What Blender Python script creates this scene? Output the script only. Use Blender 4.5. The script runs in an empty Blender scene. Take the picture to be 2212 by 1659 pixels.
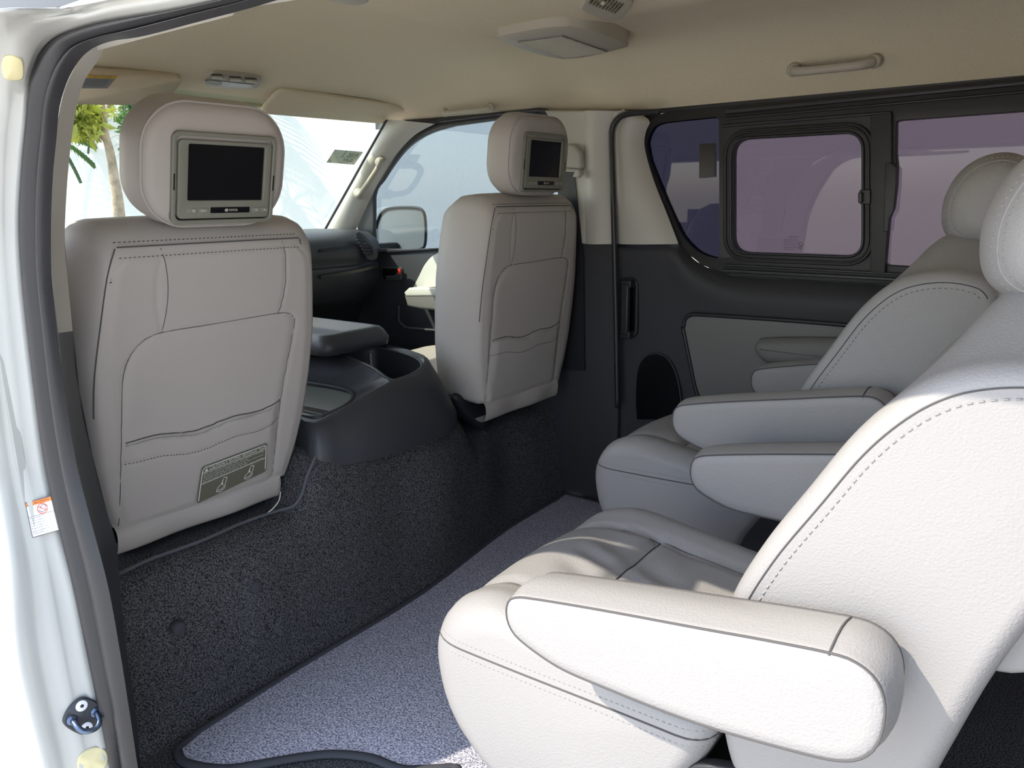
import bpy, bmesh, math, random
from mathutils import Vector, Matrix, noise
from mathutils.bvhtree import BVHTree
random.seed(7)
S = bpy.context.scene
COL = S.collection
# ------------------------------------------------------------------ camera, sky, sun, exposure
W_, H_ = 2212, 1659
CX, CY = 1106.0, 829.5
VX, VY = (-1150.0, 460.0), (2400.0, 420.0)          # vanishing points of the van's length and width
FPX = math.sqrt(-((VX[0]-CX)*(VY[0]-CX)+(VX[1]-CY)*(VY[1]-CY)))
_ax = -Vector((VX[0]-CX, -(VX[1]-CY), -FPX)).normalized()
_ay = Vector((VY[0]-CX, -(VY[1]-CY), -FPX)).normalized()
_az = _ax.cross(_ay).normalized()
ROT = Matrix((_ax, _ay, _az))
EYE = Vector((0, 0, 1.0))
cam = bpy.data.cameras.new('camera'); camo = bpy.data.objects.new('camera', cam); COL.objects.link(camo)
camo.matrix_world = Matrix.Translation(EYE) @ ROT.to_4x4()
cam.sensor_width = 36.0; cam.lens = FPX/W_*36.0; cam.clip_start = 0.02; cam.clip_end = 200
S.camera = camo
w = bpy.data.worlds.new('sky'); S.world = w; w.use_nodes = True
nt = w.node_tree; nt.nodes.clear()
sky = nt.nodes.new('ShaderNodeTexSky'); sky.sky_type = 'NISHITA'; sky.sun_disc = False
sky.sun_elevation = math.radians(53); sky.sun_rotation = math.radians(250); sky.air_density = 1.0; sky.dust_density = 2.0
bg = nt.nodes.new('ShaderNodeBackground'); bg.inputs[1].default_value = 0.45
wo = nt.nodes.new('ShaderNodeOutputWorld')
hz = nt.nodes.new('ShaderNodeMix'); hz.data_type = 'RGBA'; hz.inputs[0].default_value = 0.35; hz.inputs[7].default_value = (2.3, 2.25, 2.15, 1)   # bright haze
nt.links.new(sky.outputs[0], hz.inputs[6]); nt.links.new(hz.outputs[2], bg.inputs[0]); nt.links.new(bg.outputs[0], wo.inputs[0])
SUN_DIR = Vector((0.58, 0.83, -1.0))
sl = bpy.data.lights.new('sun', 'SUN'); sl.energy = 3.3; sl.angle = math.radians(0.53); sl.color = (1, 0.91, 0.76)
so = bpy.data.objects.new('sun', sl); COL.objects.link(so); so.location = (-3, -6, 9)
so.rotation_euler = SUN_DIR.to_track_quat('-Z', 'Y').to_euler()
S.view_settings.view_transform = 'Standard'; S.view_settings.look = 'None'
S.view_settings.gamma = 1.0; S.view_settings.use_curve_mapping = False
S.view_settings.exposure = 0.92

# ------------------------------------------------------------------ helpers
def ray(x, y): return ROT @ Vector((x-CX, CY-y, -FPX))
def UX(x, y, X): d = ray(x, y); return EYE + d*((X-EYE.x)/d.x)
def UY(x, y, Y): d = ray(x, y); return EYE + d*((Y-EYE.y)/d.y)
def UZ(x, y, Z): d = ray(x, y); return EYE + d*((Z-EYE.z)/d.z)

def mat(name, col, rough=0.5, metal=0.0, bump=0.0, bscale=300.0, var=0.0, vscale=40.0, spec=0.5, bdist=0.001, kind='noise', col2=None):
    m = bpy.data.materials.new(name); m.use_nodes = True
    n = m.node_tree; b = n.nodes['Principled BSDF']
    b.inputs['Base Color'].default_value = (*col, 1); b.inputs['Roughness'].default_value = rough
    b.inputs['Metallic'].default_value = metal; b.inputs['Specular IOR Level'].default_value = spec
    tc = n.nodes.new('ShaderNodeTexCoord')
    if bump > 0:
        if kind == 'noise':
            t = n.nodes.new('ShaderNodeTexNoise'); t.inputs['Scale'].default_value = bscale; t.inputs['Detail'].default_value = 3; o = t.outputs[0]
        else:
            t = n.nodes.new('ShaderNodeTexVoronoi'); t.inputs['Scale'].default_value = bscale; t.feature = 'SMOOTH_F1'; o = t.outputs[0]
        n.links.new(tc.outputs['Object'], t.inputs['Vector'])
        bp = n.nodes.new('ShaderNodeBump'); bp.inputs['Strength'].default_value = bump; bp.inputs['Distance'].default_value = bdist
        n.links.new(o, bp.inputs['Height']); n.links.new(bp.outputs[0], b.inputs['Normal'])
    if var > 0 or col2:
        t = n.nodes.new('ShaderNodeTexNoise'); t.inputs['Scale'].default_value = vscale; t.inputs['Detail'].default_value = 4
        n.links.new(tc.outputs['Object'], t.inputs['Vector'])
        mx = n.nodes.new('ShaderNodeMix'); mx.data_type = 'RGBA'
        a = col; c = col2 if col2 else tuple(max(0, v*(1-var)) for v in col)
        mx.inputs[6].default_value = (*a, 1); mx.inputs[7].default_value = (*c, 1)
        rp = n.nodes.new('ShaderNodeMapRange'); rp.inputs[1].default_value = 0.38; rp.inputs[2].default_value = 0.62
        n.links.new(t.outputs[0], rp.inputs[0]); n.links.new(rp.outputs[0], mx.inputs[0]); n.links.new(mx.outputs[2], b.inputs['Base Color'])
    return m
def glassmat(name, tint, refl=1.0):
    m = bpy.data.materials.new(name); m.use_nodes = True; n = m.node_tree; n.nodes.clear()
    o = n.nodes.new('ShaderNodeOutputMaterial'); t = n.nodes.new('ShaderNodeBsdfTransparent'); t.inputs[0].default_value = (*tint, 1)
    g = n.nodes.new('ShaderNodeBsdfGlossy'); g.inputs['Roughness'].default_value = 0.02; g.inputs[0].default_value = (refl, refl, refl, 1)
    f = n.nodes.new('ShaderNodeFresnel'); f.inputs[0].default_value = 1.45
    mx = n.nodes.new('ShaderNodeMixShader')
    ge = n.nodes.new('ShaderNodeNewGeometry'); mu = n.nodes.new('ShaderNodeMath'); mu.operation = 'MULTIPLY'
    iv = n.nodes.new('ShaderNodeMath'); iv.operation = 'SUBTRACT'; iv.inputs[0].default_value = 1.0
    n.links.new(ge.outputs['Backfacing'], iv.inputs[1]); n.links.new(iv.outputs[0], mu.inputs[0]); n.links.new(f.outputs[0], mu.inputs[1])
    n.links.new(mu.outputs[0], mx.inputs[0]); n.links.new(t.outputs[0], mx.inputs[1]); n.links.new(g.outputs[0], mx.inputs[2]); n.links.new(mx.outputs[0], o.inputs[0])
    return m
M = {}
M['head'] = mat('headliner_fabric', (0.66, 0.575, 0.42), 0.95, bump=0.6, bscale=700, var=0.10, vscale=350, spec=0.1)
M['fleath'] = mat('warm_grey_leather', (0.43, 0.395, 0.367), 0.52, bump=0.25, bscale=900, kind='v', bdist=0.0006, spec=0.35)
M['rleath'] = mat('light_grey_leather', (0.295, 0.285, 0.28), 0.46, bump=0.5, bscale=420, kind='v', bdist=0.0008, spec=0.4)
M['seam'] = mat('dark_seam', (0.085, 0.08, 0.08), 0.9)
M['thread'] = mat('grey_thread', (0.30, 0.29, 0.29), 0.8)
M['pipe'] = mat('grey_piping', (0.42, 0.38, 0.36), 0.5)
M['black'] = mat('black_plastic', (0.018, 0.018, 0.021), 0.42, bump=0.35, bscale=900, bdist=0.0005)
M['dash'] = mat('charcoal_grained_plastic', (0.035, 0.038, 0.044), 0.42, bump=0.5, bscale=700, bdist=0.0006)
M['rubber'] = mat('black_rubber', (0.022, 0.022, 0.025), 0.38, bump=0.2, bscale=500)
M['frame'] = mat('black_frame_paint', (0.02, 0.019, 0.018), 0.5, bump=0.2, bscale=800, bdist=0.0004)
M['beige'] = mat('beige_plastic', (0.50, 0.475, 0.42), 0.5, bump=0.15, bscale=900, bdist=0.0004)
M['cbeige'] = mat('ceiling_beige_plastic', (0.40, 0.365, 0.29), 0.5, bump=0.15, bscale=900, bdist=0.0004)
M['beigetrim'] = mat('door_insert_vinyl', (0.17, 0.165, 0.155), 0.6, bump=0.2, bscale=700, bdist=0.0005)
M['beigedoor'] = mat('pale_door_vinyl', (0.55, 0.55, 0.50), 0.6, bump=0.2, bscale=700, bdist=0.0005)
M['darkwall'] = mat('charcoal_wall_trim', (0.035, 0.035, 0.039), 0.6, bump=0.5, bscale=900, bdist=0.0005)
M['carpet'] = mat('black_carpet', (0.15, 0.15, 0.155), 0.98, bump=1.0, bscale=420, bdist=0.004, vscale=330, col2=(0.02, 0.02, 0.023), spec=0.1)
M['mat'] = mat('blue_grey_loop_mat', (0.75, 0.74, 0.84), 0.95, bump=1.0, bscale=330, bdist=0.004, vscale=260, col2=(0.20, 0.20, 0.25), spec=0.15)
M['bind'] = mat('mat_binding', (0.05, 0.052, 0.06), 0.9, bump=0.6, bscale=300)
M['white'] = mat('white_body_paint', (0.45, 0.455, 0.43), 0.18, spec=0.5)
M['screen'] = mat('black_screen', (0.003, 0.003, 0.004), 0.25)
M['bezel'] = mat('greenish_grey_bezel', (0.20, 0.20, 0.165), 0.45)
M['button'] = mat('grey_button', (0.23, 0.235, 0.20), 0.4)
M['print'] = mat('pale_print', (0.75, 0.75, 0.68), 0.6)
M['printblk'] = mat('black_print', (0.04, 0.04, 0.05), 0.6)
M['chrome'] = mat('chrome_metal', (0.75, 0.75, 0.75), 0.12, metal=1)
M['steel'] = mat('dark_blued_steel', (0.12, 0.16, 0.24), 0.28, metal=0.9)
M['steelplate'] = mat('dark_grey_plate', (0.045, 0.047, 0.055), 0.4, metal=0.3)
M['mirror'] = mat('mirror_silver', (0.9, 0.9, 0.9), 0.01, metal=1)
M['yellow'] = mat('pale_yellow_plug', (0.68, 0.62, 0.36), 0.5)
M['orange'] = mat('orange_print', (0.95, 0.22, 0.03), 0.5)
M['amber'] = mat('amber_print', (0.75, 0.45, 0.05), 0.5)
M['red'] = mat('red_print', (0.7, 0.05, 0.03), 0.5)
M['paper'] = mat('white_label', (0.8, 0.82, 0.86), 0.5)
M['olive'] = mat('olive_label', (0.13, 0.125, 0.09), 0.35)
M['lamp'] = mat('clear_lens', (0.26, 0.27, 0.27), 0.15)
M['wall'] = mat('white_painted_wall', (0.60, 0.59, 0.565), 0.9, bump=0.2, bscale=20, bdist=0.01)
M['ground'] = mat('pale_concrete', (0.66, 0.64, 0.60), 0.9, bump=0.4, bscale=15, var=0.15, vscale=2)
M['bark'] = mat('pale_trunk', (0.40, 0.31, 0.22), 0.9, bump=0.8, bscale=20, bdist=0.02, var=0.4, vscale=12)
M['leafy'] = mat('yellow_green_leaf', (0.42, 0.44, 0.05), 0.6, var=0.6, vscale=3)
M['leafg'] = mat('green_leaf', (0.10, 0.22, 0.04), 0.6, var=0.5, vscale=5)
M['leafd'] = mat('dark_green_leaf', (0.05, 0.10, 0.04), 0.6, var=0.5, vscale=5)
M['clear'] = glassmat('clear_glass', (0.90, 0.95, 0.93))
M['sideglass'] = glassmat('side_glass', (0.50, 0.56, 0.60))
M['privacy'] = glassmat('purple_privacy_glass', (0.26, 0.235, 0.275))
M['privacy2'] = glassmat('blue_privacy_glass', (0.12, 0.12, 0.165))
M['shade'] = glassmat('blue_shade_band', (0.45, 0.55, 0.60))

def link(o, parent=None):
    COL.objects.link(o)
    if parent is not None:
        o.parent = parent
        rt = parent
        while rt.parent: rt = rt.parent
        if parent.parent is None: o.matrix_parent_inverse = Matrix.Translation(-Vector(rt.location))
    return o
def mk(name, verts, faces, m, parent=None, smooth=True, subs=0, bev=0, auto=None):
    me = bpy.data.meshes.new(name); me.from_pydata([tuple(v) for v in verts], [], faces)
    bm = bmesh.new(); bm.from_mesh(me); bmesh.ops.recalc_face_normals(bm, faces=bm.faces); bm.to_mesh(me); bm.free()
    if m: me.materials.append(m)
    for p in me.polygons: p.use_smooth = smooth
    if auto is not None: me.set_sharp_from_angle(angle=math.radians(auto))
    o = bpy.data.objects.new(name, me); link(o, parent)
    if bev:
        b = o.modifiers.new('bevel', 'BEVEL'); b.width = bev; b.segments = 3; b.limit_method = 'ANGLE'; b.angle_limit = math.radians(35)
    if subs:
        s = o.modifiers.new('sub', 'SUBSURF'); s.levels = subs; s.render_levels = subs
    return o
def tag(o, label=None, cat=None, group=None, kind=None):
    if label: o['label'] = label
    if cat: o['category'] = cat
    if group: o['group'] = group
    if kind: o['kind'] = kind
    return o
def thing(name, label, cat, loc=(0, 0, 0), group=None):
    o = bpy.data.objects.new(name, None); o.location = loc; o.empty_display_size = 0.05; COL.objects.link(o)
    return tag(o, label, cat, group)
def struct(name, loc=None, o=None):
    if o is None: o = bpy.data.objects.new(name, None); o.location = loc or (0, 0, 0); COL.objects.link(o)
    o['kind'] = 'structure'; return o
def loft(rings, closed=True, cap=True, loopback=False):
    n = len(rings[0]); V = [Vector(p) for r in rings for p in r]; F = []
    R = len(rings)
    for i in range(R if loopback else R-1):
        for j in range(n if closed else n-1):
            a = i*n+j; b = i*n+(j+1) % n; i2 = (i+1) % R
            F.append((a, b, i2*n+(j+1) % n, i2*n+j))
    if cap and closed:
        for i in (0, R-1):
            c = sum((Vector(p) for p in rings[i]), Vector())/n; V.append(c); k = len(V)-1
            for j in range(n): F.append((k, i*n+j, i*n+(j+1) % n))
    return V, F
def cr(pts, n=8, closed=False):
    """Catmull-Rom resample of a point list"""
    P = [Vector(p) for p in pts]; out = []; N = len(P)
    rng = N if closed else N-1
    for i in range(rng):
        if closed: p0, p1, p2, p3 = P[(i-1) % N], P[i], P[(i+1) % N], P[(i+2) % N]
        else: p0, p1, p2, p3 = P[max(i-1, 0)], P[i], P[i+1], P[min(i+2, N-1)]
        for k in range(n):
            t = k/n
            out.append(0.5*((2*p1)+(p2-p0)*t+(2*p0-5*p1+4*p2-p3)*t*t+(3*p1-p0-3*p2+p3)*t**3))
    if not closed: out.append(P[-1])
    return out
def resample(P, n, closed=False):
    P = [Vector(p) for p in P]
    if closed: P = P+[P[0]]
    L = [0]
    for a, b in zip(P, P[1:]): L.append(L[-1]+(b-a).length)
    out = []; k = 0
    for i in range(n):
        s = L[-1]*i/(n if closed else n-1)
        while k < len(L)-2 and L[k+1] < s: k += 1
        d = L[k+1]-L[k]; t = (s-L[k])/d if d > 1e-9 else 0
        out.append(P[k].lerp(P[k+1], min(1, t)))
    return out
def tubegeo(path, r, sides=8, flat=1.0, closed=False, up=None):
    P = [Vector(p) for p in path]; rings = []; N = len(P); nrm = None
    for i, p in enumerate(P):
        if closed: t = P[(i+1) % N]-P[i-1]
        else: t = P[min(i+1, N-1)]-P[max(i-1, 0)]
        t.normalize()
        if nrm is None:
            nrm = Vector(up) if up else (Vector((0, 0, 1)) if abs(t.z) < 0.9 else Vector((1, 0, 0)))
        nrm = (nrm-t*nrm.dot(t)).normalized(); b = t.cross(nrm)
        rr = r[i] if isinstance(r, (list, tuple)) else r
        rings.append([p+nrm*math.cos(a)*rr+b*math.sin(a)*rr*flat for a in [2*math.pi*k/sides for k in range(sides)]])
    return loft(rings, cap=not closed, loopback=closed)
def tube(name, path, r, m, parent=None, sides=8, flat=1.0, closed=False, up=None):
    return mk(name, *tubegeo(path, r, sides, flat, closed, up), m, parent)
def merge(geos):
    V = []; F = []
    for v, f in geos:
        k = len(V); V += list(v); F += [tuple(i+k for i in q) for q in f]
    return V, F
def dashes(name, path, m, parent, r=0.0006, step=0.008, ln=0.0045):
    P = [Vector(p) for p in path]; L = sum((b-a).length for a, b in zip(P, P[1:]))
    n = max(2, int(L/step)); Q = resample(P, n*4+1); g = []
    for i in range(n):
        a = Q[i*4]; b = Q[min(i*4+2, len(Q)-1)]
        g.append(tubegeo([a, b], r, 4))
    o = mk(name, *merge(g), m, parent); o['kind'] = 'stuff'; return o
def boxgeo(x0, x1, y0, y1, z0, z1):
    V = [Vector((x, y, z)) for x in (x0, x1) for y in (y0, y1) for z in (z0, z1)]
    return V, [(0, 1, 3, 2), (4, 6, 7, 5), (0, 4, 5, 1), (2, 3, 7, 6), (0, 2, 6, 4), (1, 5, 7, 3)]
def box(name, x0, x1, y0, y1, z0, z1, m, parent=None, bev=0.003, subs=0):
    return mk(name, *boxgeo(x0, x1, y0, y1, z0, z1), m, parent, smooth=bev > 0, bev=bev, auto=50)
def plate(name, outline, thick, m, parent=None, holes=(), bev=0.0, auto=40):
    """outline / holes: coplanar world points; extruded by vector thick. Filled with a 2D curve."""
    O = [Vector(p) for p in outline]; c = O[0]; t = Vector(thick)
    nz = t.normalized()
    ux = (Vector((1, 0, 0)) if abs(nz.x) < 0.8 else Vector((0, 1, 0))); ux = (ux-nz*ux.dot(nz)).normalized(); uy = nz.cross(ux)
    cu = bpy.data.curves.new('tmp', 'CURVE'); cu.dimensions = '2D'; cu.fill_mode = 'BOTH'; cu.extrude = t.length/2-bev; cu.bevel_depth = bev; cu.bevel_resolution = 2; cu.offset = -bev
    for pts in [O]+[list(h) for h in holes]:
        s = cu.splines.new('POLY'); s.points.add(len(pts)-1); s.use_cyclic_u = True
        for i, p in enumerate(pts):
            d = Vector(p)-c; s.points[i].co = (d.dot(ux), d.dot(uy), 0, 1)
    ob = bpy.data.objects.new('tmp', cu); COL.objects.link(ob)
    dg = bpy.context.evaluated_depsgraph_get(); me = bpy.data.meshes.new_from_object(ob.evaluated_get(dg))
    bpy.data.objects.remove(ob); me.name = name
    R = Matrix((ux, uy, nz)).transposed().to_4x4()
    me.transform(Matrix.Translation(c+t/2) @ R)
    bm = bmesh.new(); bm.from_mesh(me); bmesh.ops.remove_doubles(bm, verts=bm.verts, dist=1e-5); bm.to_mesh(me); bm.free()
    me.materials.clear(); me.materials.append(m)
    for p in me.polygons: p.use_smooth = True
    me.set_sharp_from_angle(angle=math.radians(auto))
    o = bpy.data.objects.new(name, me); link(o, parent); return o
def rrect(cx, cy, w, h, r, n=6):
    P = []
    for (sx, sy, a0) in ((1, 1, 0), (-1, 1, 90), (-1, -1, 180), (1, -1, 270)):
        for k in range(n+1):
            a = math.radians(a0+90*k/n); P.append((cx+sx*(w/2-r)+r*math.cos(a), cy+sy*(h/2-r)+r*math.sin(a)))
    return P
def texgeo(s, size=1.0):
    cu = bpy.data.curves.new('t', 'FONT'); cu.body = s; cu.size = size; cu.align_x = 'LEFT'; cu.resolution_u = 2
    ob = bpy.data.objects.new('t', cu); COL.objects.link(ob)
    dg = bpy.context.evaluated_depsgraph_get(); me = bpy.data.meshes.new_from_object(ob.evaluated_get(dg))
    V = [v.co.copy() for v in me.vertices]; F = [tuple(p.vertices) for p in me.polygons]
    bpy.data.objects.remove(ob); bpy.data.meshes.remove(me); return V, F
def fittext(s, x0, y0, x1, y1):
    """text scaled to fill a unit-space rectangle"""
    V, F = texgeo(s)
    a = min(v.x for v in V); b = max(v.x for v in V); c = min(v.y for v in V); d = max(v.y for v in V)
    return [Vector((x0+(v.x-a)/(b-a)*(x1-x0), y0+(v.y-c)/(d-c)*(y1-y0), 0)) for v in V], F
def quadrect(x0, y0, x1, y1): return [Vector((x0, y0, 0)), Vector((x1, y0, 0)), Vector((x1, y1, 0)), Vector((x0, y1, 0))], [(0, 1, 2, 3)]
def linegeo(pts, wd):
    g = []
    for a, b in zip(pts, pts[1:]):
        a = Vector((*a, 0)); b = Vector((*b, 0)); d = (b-a).normalized(); n = Vector((-d.y, d.x, 0))*wd/2
        g.append(([a-n, b-n, b+n, a+n], [(0, 1, 2, 3)]))
    return merge(g)
def onquad(name, geo, Q, off, m, parent, asp=1.0):
    """map unit-space geometry (x right, y up; y in 0..asp) onto quad Q = (bl, br, tr, tl)"""
    bl, br, tr, tl = [Vector(q) for q in Q]; n = (br-bl).cross(tl-bl).normalized()
    if n.dot(EYE-bl) < 0: n = -n
    V = []
    for v in geo[0]:
        x = v.x; y = v.y/asp
        V.append(bl*(1-x)*(1-y)+br*x*(1-y)+tr*x*y+tl*(1-x)*y+n*off)
    me = bpy.data.meshes.new(name); me.from_pydata([tuple(v) for v in V], [], geo[1]); me.materials.append(m)
    o = bpy.data.objects.new(name, me); link(o, parent); return o
def bvhof(o): me = o.data; return BVHTree.FromPolygons([v.co.copy() for v in me.vertices], [tuple(p.vertices) for p in me.polygons])
def hit(px, py, bvh, off=0.0):
    d = ray(px, py).normalized(); l, n, i, s = bvh.ray_cast(EYE, d)
    if l is None:
        l, n, i, s = bvh.find_nearest(EYE+ray(px, py)*(0.42/ray(px, py).y))
    if n.dot(d) > 0: n = -n
    return l+n*off
def interp(x, T):
    if x <= T[0][0]: return T[0][1]
    for (a, fa), (b, fb) in zip(T, T[1:]):
        if x <= b: return fa+(fb-fa)*(x-a)/(b-a)
    return T[-1][1]
def sstep(a, b, x): t = min(1, max(0, (x-a)/(b-a))); return t*t*(3-2*t)

# ------------------------------------------------------------------ structure: floor, riser, ceiling
def zt(Y): return 0.325+0.115*(sstep(0.99, 1.07, Y)-sstep(1.55, 1.68, Y))
def xb(Y): return -1.31-0.09*sstep(1.35, 1.9, Y)
floor = struct('floor')
rows = []; ys = [0.40+i*0.012 for i in range(152)]
for Y in ys:
    z = zt(Y); x = xb(Y); bul = 0.012*math.sin(Y*9)+0.006*math.sin(Y*23)
    dent = -0.014*math.exp(-((Y-0.93)/0.05)**2)
    pr = [(x+0.02, 0.0), (x, 0.004), (x-0.008, 0.03), (x-0.012+bul*0.5, z*0.3), (x-0.018+bul+dent*0.4, z*0.5), (x-0.026+bul+dent, z*0.68), (x-0.034+bul*0.6, z*0.84), (x-0.05, z*0.94), (x-0.072, z*0.985), (x-0.10, z), (x-0.35, z), (-2.45, z)]
    rows.append([Vector((a, Y, b)) for a, b in pr])
riser = mk('carpet_riser', *loft(rows, closed=False), M['carpet'], floor, subs=1)
box('floor_pan', -1.335, 1.6, 0.46, 2.2, -0.06, 0.0, M['carpet'], floor, bev=0)
# stitched carpet edge in front of the near seat
RB = bvhof(riser)
edge = [UX(245, 1247, -1.385), UX(330, 1208, -1.385), UX(430, 1172, -1.385), UX(520, 1133, -1.39), UX(590, 1108, -1.39), UX(632, 1095, -1.39), UX(655, 1070, -1.385), UX(668, 1030, -1.38), UX(684, 982, -1.375)]
epx = [(240, 1250), (265, 1238), (330, 1208), (430, 1172), (520, 1133), (590, 1108), (632, 1095), (652, 1070), (664, 1030), (684, 982), (690, 965)]
edge = [hit(p.x, p.y, RB, 0.002) for p in cr([Vector((x, y, 0)) for x, y in epx], 8)]
tube('carpet_edge_binding', edge, 0.004, mat('grey_overlock_thread', (0.11, 0.115, 0.13), 0.9, bump=1, bscale=500, bdist=0.002), floor)
edge = [UX(985, 898, -1.375), UX(1010, 912, -1.375), UX(1052, 938, -1.375)]
edge = [hit(x, y, RB, 0.002) for x, y in ((975, 890), (985, 898), (1000, 907), (1015, 916), (1030, 926), (1052, 938))]
tube('carpet_edge_binding', edge, 0.003, M['bind'], floor)
# ceiling
def zedge(X): return interp(X, [(-2.2, 1.30), (-1.6, 1.292), (-1.35, 1.272), (-1.1, 1.258), (2, 1.268)])
def zmax(X): return 1.42 if X > -1.75 else 1.42-0.115*((-1.75-X)/0.45)**1.6
def zceil(X, Y):
    zm = zmax(X); z = zm
    d = 2.175-Y
    if d < 0.36: z = min(z, zedge(X)+(zm-zedge(X))*(1-(1-max(0, d)/0.36)**3))
    d = Y-0.50; e = min(1.195, zm-0.02)
    if d < 0.42: z = min(z, e+(zm-e)*(1-(1-max(0, d)/0.42)**3))
    if X > -1.335: z -= 0.016*(1-sstep(1.62, 1.80, Y))*sstep(-1.335, -1.325, X)*sstep(0.5, 0.7, Y)
    return z
xs = [-2.2+i*0.03 for i in range(29)]+[-1.336, -1.333, -1.329, -1.322]+[-1.30+i*0.05 for i in range(59)]
yy = [0.50, 0.505, 0.515, 0.53, 0.55]+[0.58+i*0.03 for i in range(51)]+[2.10, 2.12, 2.14, 2.155, 2.165, 2.175]
V, F = loft([[Vector((x, y, zceil(x, y))) for y in yy] for x in xs], closed=False)
ceil = mk('ceiling', V, F, M['head']); struct(None, o=ceil)
sd = ceil.modifiers.new('s', 'SOLIDIFY'); sd.thickness = 0.02; sd.offset = 1
# check direction: push roof skin upwards
V2 = [v+Vector((0, 0, 0.03)) for v in V]
roof = mk('roof_skin', V2, F, M['white'], ceil)
ceil.modifiers.remove(sd)

# ------------------------------------------------------------------ far side wall
YW = 2.17
wallf = struct('wall_right', (0, 0, 0))
r0 = [(1330, 527), (1465, 527), (1490, 553), (1520, 574), (1560, 590), (1600, 598), (1750, 607), (1930, 617), (2212, 635), (3200, 690)]
r1 = [(1330, 540), (1447, 548), (1470, 582), (1505, 612), (1550, 634), (1600, 650), (1750, 664), (1930, 673), (2212, 690), (3200, 745)]
r2 = [(1330, 575), (1430, 585), (1452, 622), (1490, 655), (1540, 676), (1600, 690), (1750, 702), (1930, 712), (2212, 730), (3200, 790)]
Ys = (YW, YW-0.05, YW-0.03)
L0 = [UY(x, y, YW) for x, y in r0]; L1 = [UY(x, y, YW-0.045) for x, y in r1]; L2 = [UY(x, y, YW-0.028) for x, y in r2]
Lm = [(a+b)/2+Vector((0, -0.012, 0.004)) for a, b in zip(L0, L1)]
L3 = [Vector((p.x, YW-0.02, 0.5)) for p in L2]; L4 = [Vector((p.x, YW-0.01, 0.0)) for p in L2]
R = [resample(cr(L, 6), 80) for L in (L0, Lm, L1, L2, L3, L4)]
mk('lower_trim', *loft(R, closed=False), M['darkwall'], wallf, subs=1)
# B pillar lower (dark) and door area
def PY(pts, Y): return [UY(x, y, Y) for x, y in pts]
pl = PY([(1236, 526), (1326, 526), (1331, 640), (1334, 862), (1334, 905)], 2.13)
a = pl+[Vector((pl[-1].x, 2.13, 0.0)), Vector((-1.50, 2.13, 0.0)), Vector((-1.50, 2.13, 0.87))]
plate('pillar_lower_trim', a, (0, 0.05, 0), M['darkwall'], wallf, bev=0.004)
# upper beige pillar cover
bp = cr(PY([(1178, 243), (1192, 270), (1203, 330), (1212, 400), (1228, 470), (1238, 527)], 2.12), 5)
bq = PY([(1326, 527), (1321, 430), (1319, 300)], 2.12)+cr(PY([(1320, 275), (1326, 258), (1338, 246), (1352, 238)], 2.12), 4)
tl = PY([(1176, 238)], 2.12)
plate('pillar_cover', bp+bq+tl, (0, 0.05, 0), M['beige'], wallf, bev=0.006)
# rounded rib on the pillar cover (soft vertical fold)
ra = PY([(1262, 240), (1262, 320), (1262, 420), (1266, 527)], 2.12); 
rb = PY([(1326, 240), (1320, 320), (1320, 420), (1326, 527)], 2.12)
rows = []
for p, q in zip(cr(ra, 6), cr(rb, 6)):
    rows.append([p.lerp(q, t)+Vector((0, -0.022*math.sin(math.pi*min(1, t*1.0))**0.8, 0)) for t in [k/12 for k in range(13)]])
mk('pillar_fold', *loft(rows, closed=False), M['beige'], wallf)
# black rubber seal along the pillar
sp = PY([(1334, 880), (1331, 700), (1328, 560), (1324, 420), (1321, 310), (1322, 280), (1330, 262), (1345, 250), (1375, 244), (1425, 241)], 2.10)
tube('pillar_seal', cr(sp, 8), 0.0085, M['rubber'], wallf, sides=10)
# quarter trim (beige) between seal and quarter glass
qa = PY([(1336, 527), (1332, 430), (1328, 310), (1330, 280), (1342, 260), (1358, 250)], 2.13)
qb = PY([(1384, 246), (1404, 262), (1396, 282), (1392, 310), (1400, 350), (1416, 400), (1440, 460), (1466, 527)], 2.155)
A = resample(cr(qa, 6), 40); B = resample(cr(list(reversed([q for q in qb])), 6), 40)
rows = []
for p, q in zip(A, B):
    rows.append([p.lerp(q, t)+Vector((0, -0.03*math.sin(math.pi*t)**0.7+(-0.0), 0)) for t in [k/14 for k in range(15)]])
mk('quarter_trim', *loft(rows, closed=False), M['beige'], wallf)
# rear-far wall behind everything, lower body outside
box('body_side_lower', -2.5, 1.6, 2.205, 2.25, -0.3, 0.80, M['white'], wallf, bev=0.0)
tb = PY([(1420, 243), (2212, 166), (3300, 40)], YW)
# door insert
ins = cr(PY([(1476, 712), (1480, 690), (1492, 681), (1515, 680), (1700, 692), (1850, 704), (2100, 722), (2900, 780)], 2.128), 5)
insb = cr(PY([(2900, 1060), (2100, 935), (1800, 895), (1600, 880), (1530, 872), (1506, 850), (1492, 790)], 2.128), 5)
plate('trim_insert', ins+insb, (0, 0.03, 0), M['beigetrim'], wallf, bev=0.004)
tube('insert_piping', cr(ins+insb, 2, closed=True), 0.006, M['black'], wallf, closed=True)
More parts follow.
